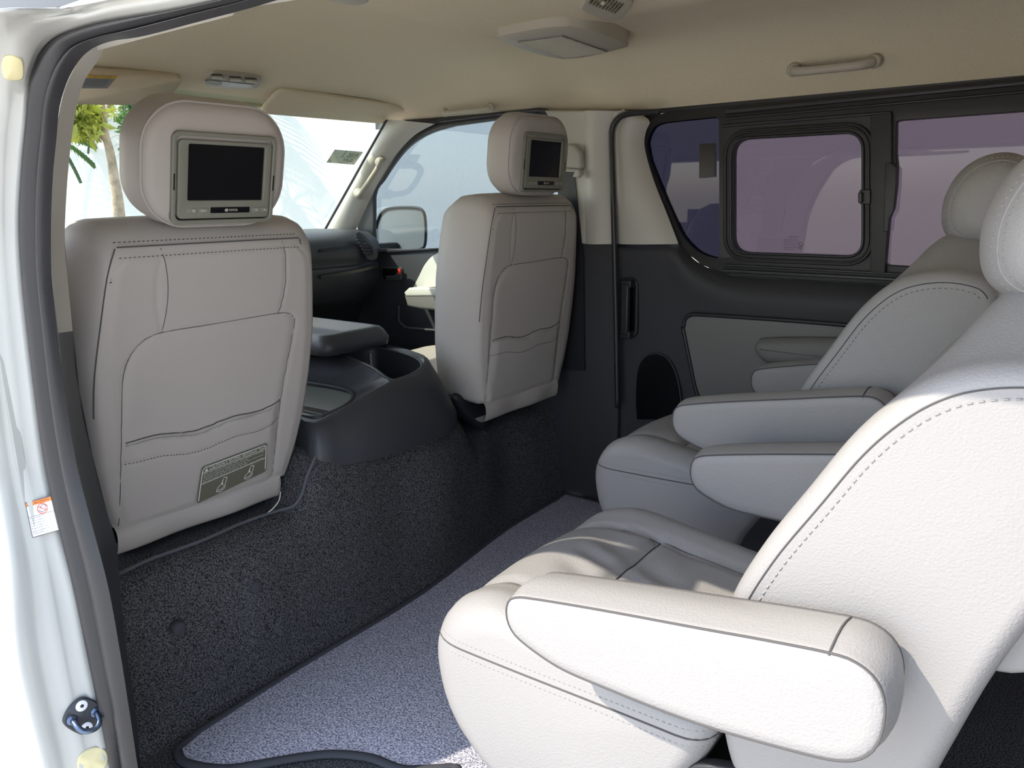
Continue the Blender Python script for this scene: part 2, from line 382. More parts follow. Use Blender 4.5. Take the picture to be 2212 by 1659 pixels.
# crease lines + arm bulge
def pillow(name, outline, depth, m, parent, n=8, nrm=(0, -1, 0), edge=0.6, N=64):
    """domed cushion: outline ring (coplanar) raised along nrm"""
    O = resample(outline, N, closed=True); c = sum(O, Vector())/len(O); nv = Vector(nrm).normalized(); rings = []
    for k in range(n+1):
        t = k/n; s = math.cos(t*math.pi/2)**edge if k < n else 0.02; h = math.sin(t*math.pi/2)**1.0
        rings.append([c+(p-c)*s+nv*depth*h for p in O])
    base = [p for p in O]
    return mk(name, *loft([base]+rings[0:]), m, parent)
arm_o = cr(PY([(1632, 755), (1636, 738), (1660, 729), (1800, 728), (2000, 735), (2160, 760), (2150, 840), (2000, 845), (1800, 812), (1690, 793), (1652, 780)], 2.118), 5, closed=True)
def dome(name, outline, depth, m, parent, nrm=(0, -1, 0), inset=0.02, N=72, n=6):
    O = resample(outline, N, closed=True); nv = Vector(nrm).normalized(); c = sum(O, Vector())/N
    def ins(P, d):
        out = []
        for i in range(len(P)):
            t = (P[(i+1) % N]-P[i-1]).normalized(); q = nv.cross(t)
            if q.dot(c-P[i]) < 0: q = -q
            out.append(P[i]+q*d)
        return out
    rings = [O]
    for k in range(1, n+1):
        a = math.pi/2*k/n; rings.append([p+nv*depth*math.sin(a) for p in ins(O, inset*(1-math.cos(a)))])
    last = rings[-1]; rings.append([c+nv*depth*1.03+(p-nv*depth-c)*0.5 for p in last])
    return mk(name, *loft(rings), m, parent)
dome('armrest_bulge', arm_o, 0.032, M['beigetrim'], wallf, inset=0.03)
# pocket: flat near-black plate, the shade of the recess put into its colour
arch = cr(PY([(1378, 905), (1376, 860), (1380, 800), (1395, 772), (1420, 765), (1445, 778), (1462, 815), (1470, 860), (1472, 905)], 2.143), 5)
plate('pocket_shade_plate', arch, (0, -0.006, 0), M['screen'], wallf)
tube('pocket_rim', arch, 0.004, M['darkwall'], wallf)

plate('quarter_leak_backing', PY([(1324, 236), (1440, 232), (1440, 244), (1411, 257), (1397, 277), (1395, 300), (1405, 354), (1431, 431), (1465, 514), (1488, 547), (1488, 560), (1326, 560)], 2.20), (0, 0.01, 0), M['rubber'], wallf)  # added behind the trim gap to stop daylight leaking through
box('window_light_block', -1.48, 1.6, 2.173, 2.21, 1.247, 1.43, M['rubber'], wallf, bev=0)  # added strip, blocks the light leak between ceiling edge and window frame
box('door_light_block', -2.3, -1.47, 2.176, 2.21, 1.275, 1.43, M['rubber'], wallf, bev=0)  # same added light block along the top of the front door
# ------------------------------------------------------------------ far sliding window (window_1)
win = struct('window_1', (0, YW, 1.0))
fo = cr(PY([(1392, 300), (1394, 276), (1408, 256), (1440, 243), (1500, 236), (1700, 217), (2212, 166), (2700, 115)], YW), 4)
fr_ = [UY(2700, 655, YW), UY(2212, 634, YW), UY(1930, 615, YW), UY(1750, 606, YW), UY(1600, 597, YW), UY(1555, 588, YW), UY(1515, 572, YW), UY(1485, 548, YW), UY(1462, 515, YW), UY(1428, 432, YW), UY(1402, 355, YW)]
qg = cr(PY([(1400, 345), (1394, 318), (1396, 298), (1405, 278), (1422, 266), (1460, 260)], YW), 4)+PY([(1548, 251), (1554, 258), (1556, 555), (1550, 559)], YW)+cr(PY([(1536, 557), (1510, 547), (1488, 528), (1470, 505), (1450, 462), (1420, 395)], YW), 4)
sg = []
cs = [(1583, 304, 1866, 288), ]
def qr(tl, tr, br, bl, r, Y, n=6):
    """rounded quad traced in pixels on plane Y"""
    P = [UY(*p, Y) for p in (tl, tr, br, bl)]; out = []
    for i in range(4):
        a, b, c = P[i-1], P[i], P[(i+1) % 4]
        d1 = (a-b).normalized()*r; d2 = (c-b).normalized()*r; p0 = b+d1; p2 = b+d2
        for k in range(n+1):
            t = k/n; out.append(p0*(1-t)**2+b*2*t*(1-t)+p2*t*t)
    return out
slid = qr((1583, 302), (1865, 286), (1865, 554), (1583, 544), 0.045, YW)
rg = qr((1935, 261), (2700, 196), (2680, 620), (1912, 575), 0.012, YW)
rgp = PY([(1912, 569), (1918, 573)], YW)+PY([(2680, 618), (2690, 205)], YW)+PY([(1945, 260), (1936, 263), (1935, 330), (1938, 352), (1936, 400), (1930, 450), (1921, 470), (1918, 500)], YW)
plate('window_frame', fo+fr_, (0, 0.03, 0), M['frame'], win, holes=[qg, slid, rgp], bev=0.002)
# raised bars, tracks and ridges
def strip(name, pts, wpx, m, parent, Y, th=0.008):
    a = [UY(x, y-wpx/2, Y) for x, y in pts]; b = [UY(x, y+wpx/2, Y) for x, y in reversed(pts)]
    return plate(name, a+b, (0, th, 0), m, parent, bev=min(0.002, th/3))
for k, (ya, yb, wd) in enumerate(((262, 172, 8), (272, 196, 5), (250, 184, 6))):
    p = [(1562, 262-2+k*0), (1900, 232), (2212, 200), (2700, 150)]
strip('track_rail', [(1566, 241), (2212, 178), (2700, 128)], 10, M['rubber'], win, YW-0.014, 0.02)
strip('track_rail', [(1566, 257), (2212, 198), (2700, 150)], 5, M['rubber'], win, YW-0.010, 0.012)
strip('track_rail', [(1560, 272), (1880, 246), (1925, 243)], 6, M['rubber'], win, YW-0.010, 0.012)
strip('track_rail', [(1566, 573), (1900, 590), (2700, 640)], 5, M['rubber'], win, YW-0.010, 0.012)
strip('track_rail', [(1560, 585), (1900, 602), (2700, 655)], 7, M['rubber'], win, YW-0.012, 0.014)
# sliding sash: raised ring
def grow(P, d):
    c = sum(P, Vector())/len(P); N = len(P); out = []
    for i in range(N):
        t = (P[(i+1) % N]-P[i-1]).normalized(); q = Vector((0, 1, 0)).cross(t)
        if q.dot(P[i]-c) < 0: q = -q
        out.append(P[i]+q*d)
    return out
sash = plate('sliding_sash', grow(slid, 0.026), (0, 0.012, 0), M['frame'], win, holes=[slid], bev=0.003)
sash.location = (0, -0.010, 0)
tube('sash_gasket', grow(slid, 0.002), 0.004, M['rubber'], win, closed=True, sides=6).location = (0, -0.012, 0)
tube('sash_gasket', grow(slid, 0.016), 0.0025, M['rubber'], win, closed=True, sides=6).location = (0, -0.013, 0)
a = PY([(1880, 248), (1926, 244), (1926, 350), (1912, 590), (1880, 588)], YW-0.016)
plate('centre_post', a, (0, 0.012, 0), M['frame'], win, bev=0.002)
a = PY([(1925, 352), (1937, 362), (1936, 400), (1931, 455), (1921, 472), (1919, 500), (1908, 500), (1912, 352)], YW-0.022)
plate('post_finger_grip', a, (0, 0.01, 0), M['black'], win, bev=0.002)
for P_, n_, mm in ((qg, 'quarter_pane', M['privacy2']), (slid, 'sliding_pane', M['privacy']), (rgp, 'rear_pane', M['privacy'])):
    plate(n_, grow(P_, 0.008), (0, 0.004, 0), mm, win).location = (0, 0.012, 0)
# latch
la = thing('window_latch', 'small black square latch on the right edge of the sliding window', 'latch', UY(1866, 425, YW-0.02))
plate('latch_plate', qr((1856, 410), (1880, 409), (1880, 441), (1856, 441), 0.004, YW-0.022), (0, 0.012, 0), M['black'], la, bev=0.002)
plate('latch_tab', qr((1853, 416), (1862, 416), (1862, 438), (1853, 438), 0.003, YW-0.034), (0, 0.014, 0), M['rubber'], la, bev=0.002)
pad = plate('sticker_pad', qr((1511, 311), (1545, 309), (1544, 382), (1510, 385), 0.002, YW+0.005), (0, 0.003, 0), M['screen'])
tag(pad, 'black rectangular pad stuck on the blue quarter glass', 'sticker')
# maker's mark, reversed, on the sliding pane
Q = [UY(1735, 542, YW+0.011), UY(1692, 542, YW+0.011), UY(1692, 509, YW+0.011), UY(1735, 509, YW+0.011)]
mk_root = thing('glass_marking', 'small dark maker mark etched low on the sliding pane, reading reversed', 'marking', UY(1712, 525, YW+0.01))
g = [fittext('TOYOTA', 0.25, 0.86, 0.72, 0.98), fittext('LAMINATED  2001', 0.25, 0.70, 0.98, 0.76), fittext('E 11  43R-0012', 0.25, 0.58, 0.98, 0.64), fittext('DOT-20  M4-AS3', 0.25, 0.47, 0.98, 0.53), fittext('43R-001097', 0.25, 0.36, 0.98, 0.42), fittext('AGC TEMPERED', 0.25, 0.18, 0.98, 0.25), fittext('T0123 AS2', 0.40, 0.06, 0.98, 0.12), linegeo([(0.12+0.09*math.cos(a*0.5236), 0.44+0.13*math.sin(a*0.5236)) for a in range(13)], 0.03), linegeo([(0.14+0.07*math.cos(a*0.5236), 0.2+0.08*math.sin(a*0.5236)) for a in range(13)], 0.03)]
onquad('lettering', merge(g), Q, 0.0005, M['printblk'], mk_root)

# ------------------------------------------------------------------ far pull handle
ph = thing('pull_handle', 'black recessed pull handle on the dark pillar under the beige quarter trim', 'handle', UY(1360, 665, 2.13))
ho = qr((1337, 598), (1378, 600), (1376, 732), (1337, 730), 0.03, 2.135)
plate('surround', ho, (0, 0.012, 0), M['black'], ph, holes=[grow(ho, -0.012)], bev=0.003)
plate('backplate', grow(ho, -0.010), (0, 0.004, 0), M['screen'], ph)
box('grip', UY(1345, 640, 2.12).x, UY(1362, 640, 2.12).x, 2.105, 2.122, UY(1345, 722, 2.12).z, UY(1345, 612, 2.12).z, M['black'], ph, bev=0.006)
for y in (612, 722): box('grip_end', UY(1343, 640, 2.12).x, UY(1366, 640, 2.12).x, 2.108, 2.14, UY(1345, y, 2.12).z-0.012, UY(1345, y, 2.12).z+0.012, M['black'], ph, bev=0.004)

# ------------------------------------------------------------------ far front door
d1 = struct('door_1', (-1.9, 2.15, 0.5))
gl = cr(PY([(806, 538), (806, 425)], 2.15)+PY([(826, 388), (850, 352), (872, 325), (900, 302), (935, 285), (980, 272)], 2.15), 4)+PY([(1090, 257), (1160, 249)], 2.15)+cr(PY([(1176, 250), (1186, 262), (1194, 290)], 2.15), 3)+PY([(1205, 360), (1216, 470), (1216, 530), (985, 537)], 2.15)
ou = PY([(770, 600), (772, 470)], 2.15)+cr(PY([(790, 430), (815, 385), (845, 338), (872, 305), (905, 280), (950, 263)], 2.15), 4)+PY([(1080, 247), (1165, 238)], 2.15)+cr(PY([(1180, 240), (1196, 252), (1206, 290)], 2.15), 3)+PY([(1220, 360), (1232, 470), (1232, 600)], 2.15)
plate('door_window_frame', ou, (0, 0.02, 0), M['rubber'], d1, holes=[gl], bev=0.002)
tube('door_seal', cr(ou[1:-3], 1), 0.008, M['rubber'], d1)
plate('door_glass', grow(gl, 0.006), (0, 0.004, 0), M['sideglass'], d1).location = (0, 0.008, 0)
a = PY([(806, 545), (985, 538), (1232, 530)], 2.13); b = [Vector((a[-1].x, 2.13, 0.1)), Vector((-2.45, 2.13, 0.1)), Vector((-2.45, 2.13, 0.82))]
plate('door_panel', a+b, (0, 0.04, 0), M['dash'], d1, bev=0.004)
plate('mirror_sail_cover', PY([(772, 470), (806, 425), (806, 545), (775, 545)], 2.135), (0, 0.02, 0), M['black'], d1, bev=0.003)
strip('window_sill', [(800, 545), (985, 536), (1232, 528)], 5, M['rubber'], d1, 2.12, 0.02)
ia = cr(PY([(890, 625), (905, 595), (918, 570), (938, 550), (975, 537)], 2.118), 4)+PY([(1200, 531), (1200, 640), (880, 640)], 2.118)
plate('door_insert', ia, (0, 0.02, 0), M['beigedoor'], d1, bev=0.003)
ar = [UY(x, y, 2.06) for x, y in ((876, 628), (890, 622), (1000, 624), (1150, 628), (1150, 634), (1000, 637), (905, 638), (878, 634))]
def slab(name, px, y0, y1, m, parent, bev=0.008):
    a = [UY(x, y, y0) for x, y in px]
    return plate(name, a, (0, y1-y0, 0), m, parent, bev=bev)
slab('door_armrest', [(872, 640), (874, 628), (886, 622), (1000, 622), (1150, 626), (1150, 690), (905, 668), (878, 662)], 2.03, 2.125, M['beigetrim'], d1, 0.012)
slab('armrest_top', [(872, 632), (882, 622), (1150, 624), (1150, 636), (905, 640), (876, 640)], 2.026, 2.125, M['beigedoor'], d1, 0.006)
slab('window_switch', [(900, 626), (918, 624), (924, 629), (902, 632)], 2.04, 2.06, M['black'], d1, 0.002)
hb = qr((823, 577), (869, 578), (868, 607), (826, 606), 0.012, 2.124)
plate('handle_bezel', hb, (0, 0.01, 0), M['dash'], d1, holes=[grow(hb, -0.007)], bev=0.002)
plate('handle_cup', grow(hb, -0.006), (0, 0.003, 0), M['screen'], d1)
slab('inner_handle', [(832, 596), (850, 596), (858, 588), (866, 588), (866, 606), (834, 606)], 2.112, 2.12, M['dash'], d1, 0.003)
slab('lock_tab', [(858, 581), (864, 581), (864, 592), (859, 592)], 2.108, 2.116, M['red'], d1, 0.001)
pk = PY([(862, 720), (866, 698), (876, 688), (1000, 690), (1000, 730), (990, 722), (900, 710), (876, 705)], 2.1)
tube('map_pocket_rim', cr(PY([(862, 660), (862, 690), (870, 702), (890, 710), (990, 716)], 2.09), 6), 0.006, M['dash'], d1)
# mirror outside
mi = thing('wing_mirror', 'wing mirror outside the far front door window', 'mirror', UY(865, 495, 2.33))
mo = cr([UY(x, y, 2.36) for x, y in ((806, 500), (812, 470), (826, 452), (850, 446), (895, 446), (912, 453), (918, 475), (918, 525), (908, 540), (870, 546), (835, 547), (812, 535))], 5, closed=True)
mo = resample(mo, 60, closed=True); c = sum(mo, Vector())/60
rings = []
for s, dx, dy in ((0.93, 0.012, 0), (1.0, 0.004, 0), (1.02, -0.02, 0.004), (0.98, -0.06, 0.01), (0.8, -0.10, 0.02), (0.4, -0.12, 0.02)):
    rings.append([c+(p-c)*s+Vector((dx, dy, 0)) for p in mo])
mk('housing', *loft(rings), M['white'], mi)
mf = [c+(p-c)*0.93+Vector((0.013, 0, 0)) for p in mo]
tube('rim', [c+(p-c)*0.95+Vector((0.012, -0.002, 0)) for p in mo], 0.006, M['black'], mi, closed=True)
plate('mirror_glass', [c+(p-c)*0.92+Vector((0.010, -0.004, 0)) for p in mo], (0.004, -0.001, 0), M['mirror'], mi)
box('mount', c.x-0.05, c.x+0.0, 2.19, 2.36, c.z-0.09, c.z-0.05, M['black'], mi, bev=0.01)

# ------------------------------------------------------------------ A pillar, windshield
tr = struct('trim_1', (-2.3, 2.1, 0.9))
pa = [UY(x, y, 2.09) for x, y in ((836, 258), (812, 300), (785, 348), (760, 393), (738, 432), (702, 496))]
pb = [UY(x, y, 2.13) for x, y in ((935, 268), (892, 292), (855, 330), (822, 380), (795, 432), (764, 500))]
A = resample(cr(pa, 6), 40); B = resample(cr(pb, 6), 40); rows = []
for p, q in zip(A, B): rows.append([p.lerp(q, t)+Vector((0.01, -0.03*math.sin(math.pi*t)**0.8, 0)) for t in [k/12 for k in range(13)]])
mk('a_pillar_trim', *loft(rows, closed=False), M['beige'], tr)
tube('windshield_gasket', A, 0.005, M['rubber'], tr)
# body outside pillars (roof rail + pillar skins)
ws = struct('window_2', (-2.4, 1.35, 0.9))
tlw = UY(836, 258, 2.09); blw = UY(702, 496, 2.09)
dirp = (blw-tlw).normalized()
T0 = Vector((tlw.x, 0.55, tlw.z+0.02)); T1 = Vector((tlw.x, 2.12, tlw.z+0.02)); B1 = T1+dirp*0.72; B0 = Vector((B1.x, 0.55, B1.z))
nrm = (T1-T0).cross(B1-T1).normalized()*0.005
pass
plate('windshield_glass', [T0, T1, B1, B0], nrm, M['clear'], ws)
s0 = T0+dirp*0.0; 
SHADE = True
# header rail above the glass and the dark cowl below
box('header_rail', -2.26, -2.19, 0.45, 2.2, 1.298, 1.36, M['head'], tr, bev=0.01)
# stickers on the windshield
def wplane(px, py, off=0.006):
    n = nrm.normalized(); n = n if n.dot(EYE-T0) > 0 else -n; d = ray(px, py); t = (T0+n*off-EYE).dot(n)/d.dot(n); return EYE+d*t
plate('shade_band', [wplane(*p, 0.008) for p in ((270, 205), (400, 214), (400, 252), (288, 262))], nrm*0.1, M['shade'], ws)
st = thing('windshield_sticker', 'dark see-through permit sticker on the lower right of the windshield', 'sticker', wplane(742, 338))
Q = [wplane(*p) for p in ((705, 351), (765, 356), (785, 328), (723, 323))]
onquad('film', quadrect(0, 0, 1, 1), Q, 0.0, glassmat('dark_film', (0.16, 0.17, 0.13)), st)
onquad('lettering', merge([fittext('2019', 0.55, 0.55, 0.9, 0.85), fittext('VALID', 0.5, 0.2, 0.85, 0.42), linegeo([(0.4, 0.5), (0.95, 0.5)], 0.02), linegeo([(0.42, 0.98), (0.38, 0.5)], 0.02)]), Q, 0.001, M['printblk'], st)
Q = [wplane(*p) for p in ((773, 313), (794, 314), (806, 296), (789, 286))]
tm = bpy.data.materials.new('backlit_paper'); tm.use_nodes = True; tn = tm.node_tree; tn.nodes.clear()
to = tn.nodes.new('ShaderNodeOutputMaterial'); tb = tn.nodes.new('ShaderNodeBsdfTranslucent'); tb.inputs[0].default_value = (0.9, 0.93, 1.0, 1); tn.links.new(tb.outputs[0], to.inputs[0])
s2 = onquad('paper_sticker', quadrect(0, 0, 1, 1), Q, 0.0, tm, None)
tag(s2, 'small white sticker near the top corner of the windshield beside the pillar', 'sticker')

# ------------------------------------------------------------------ near front pillar, seal, door jamb
wl = struct('wall_left', (-1.1, 0.45, 0.5))
seal_o = [(700, -60), (560, -14), (400, 22), (250, 44), (190, 57), (150, 70), (120, 84), (95, 108), (78, 145), (66, 190), (60, 260), (52, 340), (45, 430), (44, 500), (50, 600), (60, 700), (78, 850), (98, 1000), (125, 1120), (160, 1260), (190, 1400), (220, 1540), (245, 1659), (262, 1760)]
seal_m = [(700, -50), (560, -4), (420, 30), (275, 66), (225, 78), (180, 92), (150, 108), (125, 140), (108, 180), (98, 220), (92, 280), (83, 360), (79, 440), (78, 520), (82, 600), (92, 700), (108, 850), (130, 1000), (155, 1120), (188, 1260), (216, 1400), (243, 1540), (262, 1659), (280, 1760)]
seal_i = [(700, -32), (560, 12), (440, 44), (310, 78), (245, 88), (205, 102), (178, 122), (155, 155), (140, 190), (128, 235), (122, 300), (115, 370), (111, 450), (110, 520), (112, 600), (122, 700), (140, 850), (165, 1000), (195, 1120), (232, 1260), (258, 1400), (280, 1540), (298, 1659), (315, 1760)]
NS = 140
so_ = resample(cr([UY(x, y, 0.450) for x, y in seal_o], 6), NS); sm_ = resample(cr([UY(x, y, 0.455) for x, y in seal_m], 6), NS); si_ = resample(cr([UY(x, y, 0.468) for x, y in seal_i], 6), NS)
def ribstrip(name, A, B, h, m, parent, n=8, sgn=-1):
    rows = []
    for p, q in zip(A, B): rows.append([p.lerp(q, t)+Vector((0.35*h*math.sin(math.pi*t), sgn*h*math.sin(math.pi*t), 0)) for t in [k/n for k in range(n+1)]])
    return mk(name, *loft(rows, closed=False), m, parent)
ribstrip('weather_strip', so_, sm_, 0.012, M['rubber'], wl)
ribstrip('weather_strip', sm_, si_, 0.010, M['rubber'], wl)
# beige then dark inner trim behind the strip
tin_t = [(640, 0), (520, 20), (400, 52), (310, 72), (240, 88), (212, 130), (180, 180), (162, 250), (150, 340), (143, 430), (140, 520), (146, 600), (157, 715)]
tin_s = [(640, -20), (520, 10), (400, 44), (310, 72), (245, 86), (200, 104), (160, 150), (135, 210), (120, 300), (111, 430), (109, 520), (113, 600), (126, 719)]
A = resample(cr([UY(x, y, 0.475) for x, y in tin_s], 6), 70); B = resample(cr([UY(x, y, 0.53) for x, y in tin_t], 6), 70)
ribstrip('pillar_trim_upper', A, B, 0.004, M['beige'], wl)
lo_s = [(126, 719), (140, 850), (165, 1000), (195, 1120), (232, 1260), (258, 1400), (280, 1540), (298, 1659), (315, 1760)]
lo_t = [(157, 715), (172, 850), (200, 985), (232, 1110), (252, 1180), (262, 1300), (270, 1380), (296, 1560), (303, 1659), (318, 1760)]
A = resample(cr([UY(x, y, 0.470) for x, y in lo_s], 6), 60); B = resample(cr([UY(x, y, 0.53) for x, y in lo_t], 6), 60)
ribstrip('pillar_trim_lower', A, B, 0.006, M['dash'], wl)
# inner skin of the pillar: from trim edge to the front (blocks light from outside)
bk = [UY(x, y, 0.53) for x, y in ((157, 715), (172, 850), (200, 985), (232, 1110), (252, 1180), (262, 1300), (270, 1380), (296, 1560), (303, 1659))]
bk = [UY(x, y, 0.53) for x, y in ((140, 520), (146, 600))]+bk
V = [p for p in bk]+[Vector((-1.75, 0.53, p.z)) for p in bk]
n = len(bk); mk('front_door_inner', V, [(i, i+1, n+i+1, n+i) for i in range(n-1)], M['dash'], wl)
bk = [UY(x-2, y, 0.532) for x, y in ((212, 130), (180, 180), (162, 250), (150, 340), (143, 430), (140, 520), (146, 600), (157, 715))]
n = len(bk); mk('b_pillar_sun_block', bk+[Vector((-1.48, 0.532, p.z)) for p in bk], [(i, i+1, n+i+1, n+i) for i in range(n-1)], M['beige'], wl)  # pillar widened out of view to keep sun off the near front seat
box('door_skin_sun_block', -2.4, -1.225, 0.415, 0.425, -0.3, 0.88, M['white'], wl, bev=0)  # unseen outer skin, added to keep direct sun off the mat
# white jamb
j1 = [UY(x, y, 0.43) for x, y in ((690, -90), (540, -44), (380, -6), (235, 20), (165, 40), (110, 68), (78, 92), (60, 140), (50, 190), (44, 260), (36, 340), (30, 430), (28, 500), (32, 600), (42, 700), (60, 850), (78, 1000), (104, 1120), (135, 1260), (165, 1400), (193, 1540), (218, 1659), (235, 1760))]
j2 = [UY(x, y, 0.36) for x, y in ((690, -190), (520, -130), (340, -80), (190, -50), (100, -20), (30, 20), (0, 50), (-40, 100), (-60, 170), (-66, 260), (-60, 340), (-56, 430), (-50, 500), (-44, 600), (-38, 700), (-20, 850), (0, 1000), (30, 1130), (62, 1230), (70, 1400), (95, 1540), (118, 1659), (135, 1760))]
j2p = ((690, -190), (520, -130), (340, -80), (190, -50), (100, -20), (30, 20), (0, 50), (-40, 100), (-60, 170), (-66, 260), (-60, 340), (-56, 430), (-50, 500), (-44, 600), (-38, 700), (-20, 850), (0, 1000), (22, 1130), (36, 1230), (48, 1400), (78, 1540), (108, 1659), (125, 1760))
j1p = ((690, -90), (540, -44), (380, -6), (235, 20), (165, 40), (110, 68), (78, 92), (60, 140), (50, 190), (44, 260), (36, 340), (30, 430), (28, 500), (32, 600), (42, 700), (60, 850), (78, 1000), (104, 1120), (135, 1260), (165, 1400), (193, 1540), (218, 1659), (235, 1760))
for i in range(5, len(j2)):
    xs_ = interp(j2p[i][1], [(UYp, X_) for UYp, X_ in sorted((y, UY(x, y, 0.45).x) for x, y in seal_o if y > 60)])
    k = sstep(4, 8, i); j2[i] = j2[i].lerp(UX(*j2p[i], xs_-0.015), k); j1[i] = j1[i].lerp(UX(*j1p[i], xs_-0.002), k)
for i in range(5): j2[i] = j1[i]+Vector((0, -0.002, 0.010))
j3 = [p+Vector((-0.03, -0.03, 0)) for p in j2]
JA = resample(cr([Vector(p) for p in so_], 1), 120); 
JB = resample(cr(j1, 6), 120); JC = resample(cr(j2, 6), 120); JD = [p+Vector((-0.01, -0.012, 0)) for p in JC]; JE = [p+Vector((-0.10, -0.012, 0)) for p in JC]
rows = []
for a, b, c_, d, e in zip(JA, JB, JC, JD, JE):
    rows.append([a, a.lerp(b, .5)+Vector((0.004, -0.004, 0)), b, b.lerp(c_, .25), b.lerp(c_, .42)+Vector((0.001, 0, 0)), b.lerp(c_, .50)+Vector((-0.006, 0, 0)), b.lerp(c_, .75)+Vector((-0.006, 0, 0)), c_, d, e])
jamb = mk('door_jamb', *loft(rows, closed=False), M['white'], wl)
jb = bvhof(jamb)
# roof rail outside above the opening, rear closing walls
rail = [UY(x, y, 0.40) for x, y in ((235, 15), (380, -12), (540, -50), (690, -95))]
box('roof_rail', -0.75, 1.6, 0.445, 0.51, 1.20, 1.33, M['white'], wl, bev=0.01)
box('roof_rail', -2.3, -0.74, 0.475, 0.515, 1.188, 1.31, M['beige'], wl, bev=0.005)
box('roof_gutter', -2.3, -0.70, 0.450, 0.49, 1.187, 1.33, M['rubber'], wl, bev=0.004)
box('side_rear', 0.32, 1.6, 0.42, 0.50, -0.3, 1.25, M['white'], wl, bev=0.01)
box('sill', -1.2, 0.35, 0.40, 0.47, -0.3, -0.03, M['white'], wl, bev=0.01)
wr = struct('wall_back', (1.6, 1.35, 0.5))
box('tailgate_trim', 1.6, 1.64, 0.42, 2.2, -0.1, 0.85, M['darkwall'], wr, bev=0)
box('tailgate_header', 1.6, 1.64, 0.42, 2.2, 1.22, 1.45, M['head'], wr, bev=0)
plate('rear_glass', [Vector((1.61, 0.42, 0.85)), Vector((1.61, 2.2, 0.85)), Vector((1.61, 2.2, 1.22)), Vector((1.61, 0.42, 1.22))], (0.005, 0, 0), M['privacy'], wr)
# near front door (upper part) : outer body in front of the pillar
wf = struct('wall_front', (-2.5, 1.35, 0.4))
box('firewall', -2.62, -2.58, 0.5, 2.2, -0.3, 0.85, M['black'], wf, bev=0)
# striker
sk = thing('door_striker', 'dark steel U-shaped door striker screwed to the white jamb', 'striker', hit(178, 1545, jb))
def jframe(px, py):
    o = hit(px, py, jb); a = hit(px+12, py, jb); b = hit(px, py-12, jb); ex = (a-o).normalized(); ey = (b-o); ey = (ey-ex*ey.dot(ex)).normalized(); ez = ex.cross(ey)
    if ez.dot(EYE-o) < 0: ez = -ez
    return o, ex, ey, ez
def local(o, ex, ey, ez, x, y, z): return o+ex*x+ey*y+ez*z
o_, ex, ey, ez = jframe(178, 1545)
pxm = (hit(198, 1545, jb)-o_).length/20; pym = (hit(178, 1525, jb)-o_).length/20
def JL(px, py, z=0): 
    d = ray(px, py); t = (o_-EYE).dot(ez)/d.dot(ez); return EYE+d*t+ez*(z+0.0015)
pl = cr([JL(x, y, 0.001) for x, y in ((178, 1503), (212, 1518), (220, 1535), (214, 1552), (196, 1576), (178, 1584), (162, 1580), (138, 1565), (134, 1550), (150, 1522))], 4, closed=True)
rings = [pl, [p+ez*0.004 for p in pl]]; cc = sum(pl, Vector())/len(pl); rings.append([cc+(p-cc)*0.94+ez*0.0055 for p in pl])
mk('plate', *loft(rings), M['steelplate'], sk, auto=40)
mk('loop', *tubegeo(cr([JL(152, 1552, 0.003), JL(154, 1554, 0.012), JL(160, 1562, 0.024), JL(172, 1566, 0.028), JL(192, 1560, 0.028), JL(203, 1548, 0.024), JL(203, 1537, 0.012), JL(203, 1535, 0.003)], 6), 0.0042, 12), M['steel'], sk)
for p in ((152, 1552), (203, 1535)): mk('collar', *tubegeo([JL(*p, 0.005), JL(*p, 0.009)], [0.009, 0.0065], 20), M['steel'], sk)
for p in ((173, 1521), (184, 1568)):
    sc = mk('screw', *tubegeo([JL(*p, 0.005), JL(*p, 0.0072), JL(*p, 0.0078)], [0.0085, 0.0085, 0.007], 24), M['paper'], sk)
    c = JL(*p, 0.0079); mk('star_socket', *tubegeo([c, c+ez*0.0004], 0.0028, 6), M['black'], sc)
# plugs
def plug(pts, label, name='body_plug'):
    pts = cr([hit(x, y, jb) for x, y in pts], 5, closed=True); c = sum(pts, Vector())/len(pts)
    n = (pts[0]-c).cross(pts[len(pts)//4]-c).normalized(); n = n if n.dot(EYE-c) > 0 else -n
    o = mk(name, *loft([pts, [p+n*0.0015 for p in pts], [c+(p-c)*0.9+n*0.002 for p in pts]]), M['yellow']); return tag(o, label, 'plug')
plug([(167, 1659), (168, 1638), (182, 1622), (205, 1613), (225, 1618), (234, 1634), (228, 1655), (205, 1672), (180, 1676)], 'round pale yellow plug on the white jamb below the striker')
plug([(4, 150), (6, 125), (20, 118), (42, 124), (50, 135), (50, 165), (36, 172), (12, 168)], 'square pale yellow plug high on the white jamb by the rubber seal')
# warning label
lb = thing('warning_label', 'white and orange pinch warning label on the door jamb', 'label', hit(97, 1115, jb))
lo_, lx_, ly_, lz_ = jframe(97, 1115)
def LP(px, py): d = ray(px, py); t = (lo_+lz_*0.006-EYE).dot(lz_)/d.dot(lz_); return EYE+d*t
Q = [LP(70, 1162), LP(136, 1143), LP(121, 1068), LP(54, 1086)]
onquad('label_sheet', quadrect(0, 0, 1, 1.15), Q, 0, M['paper'], lb, 1.15)
A = 1.15
onquad('orange_band', quadrect(0.02, 1.0, 0.98, 1.13), Q, 0.0003, M['orange'], lb, A)
fr = [linegeo([(0.01, 0.01), (0.99, 0.01), (0.99, 1.14), (0.01, 1.14), (0.01, 0.01)], 0.018), linegeo([(0, 0.66), (1, 0.66)], 0.012), fittext('CAUTION', 0.2, 1.03, 0.75, 1.10), linegeo([(0.07, 1.03), (0.17, 1.03), (0.12, 1.10), (0.07, 1.03)], 0.02)]
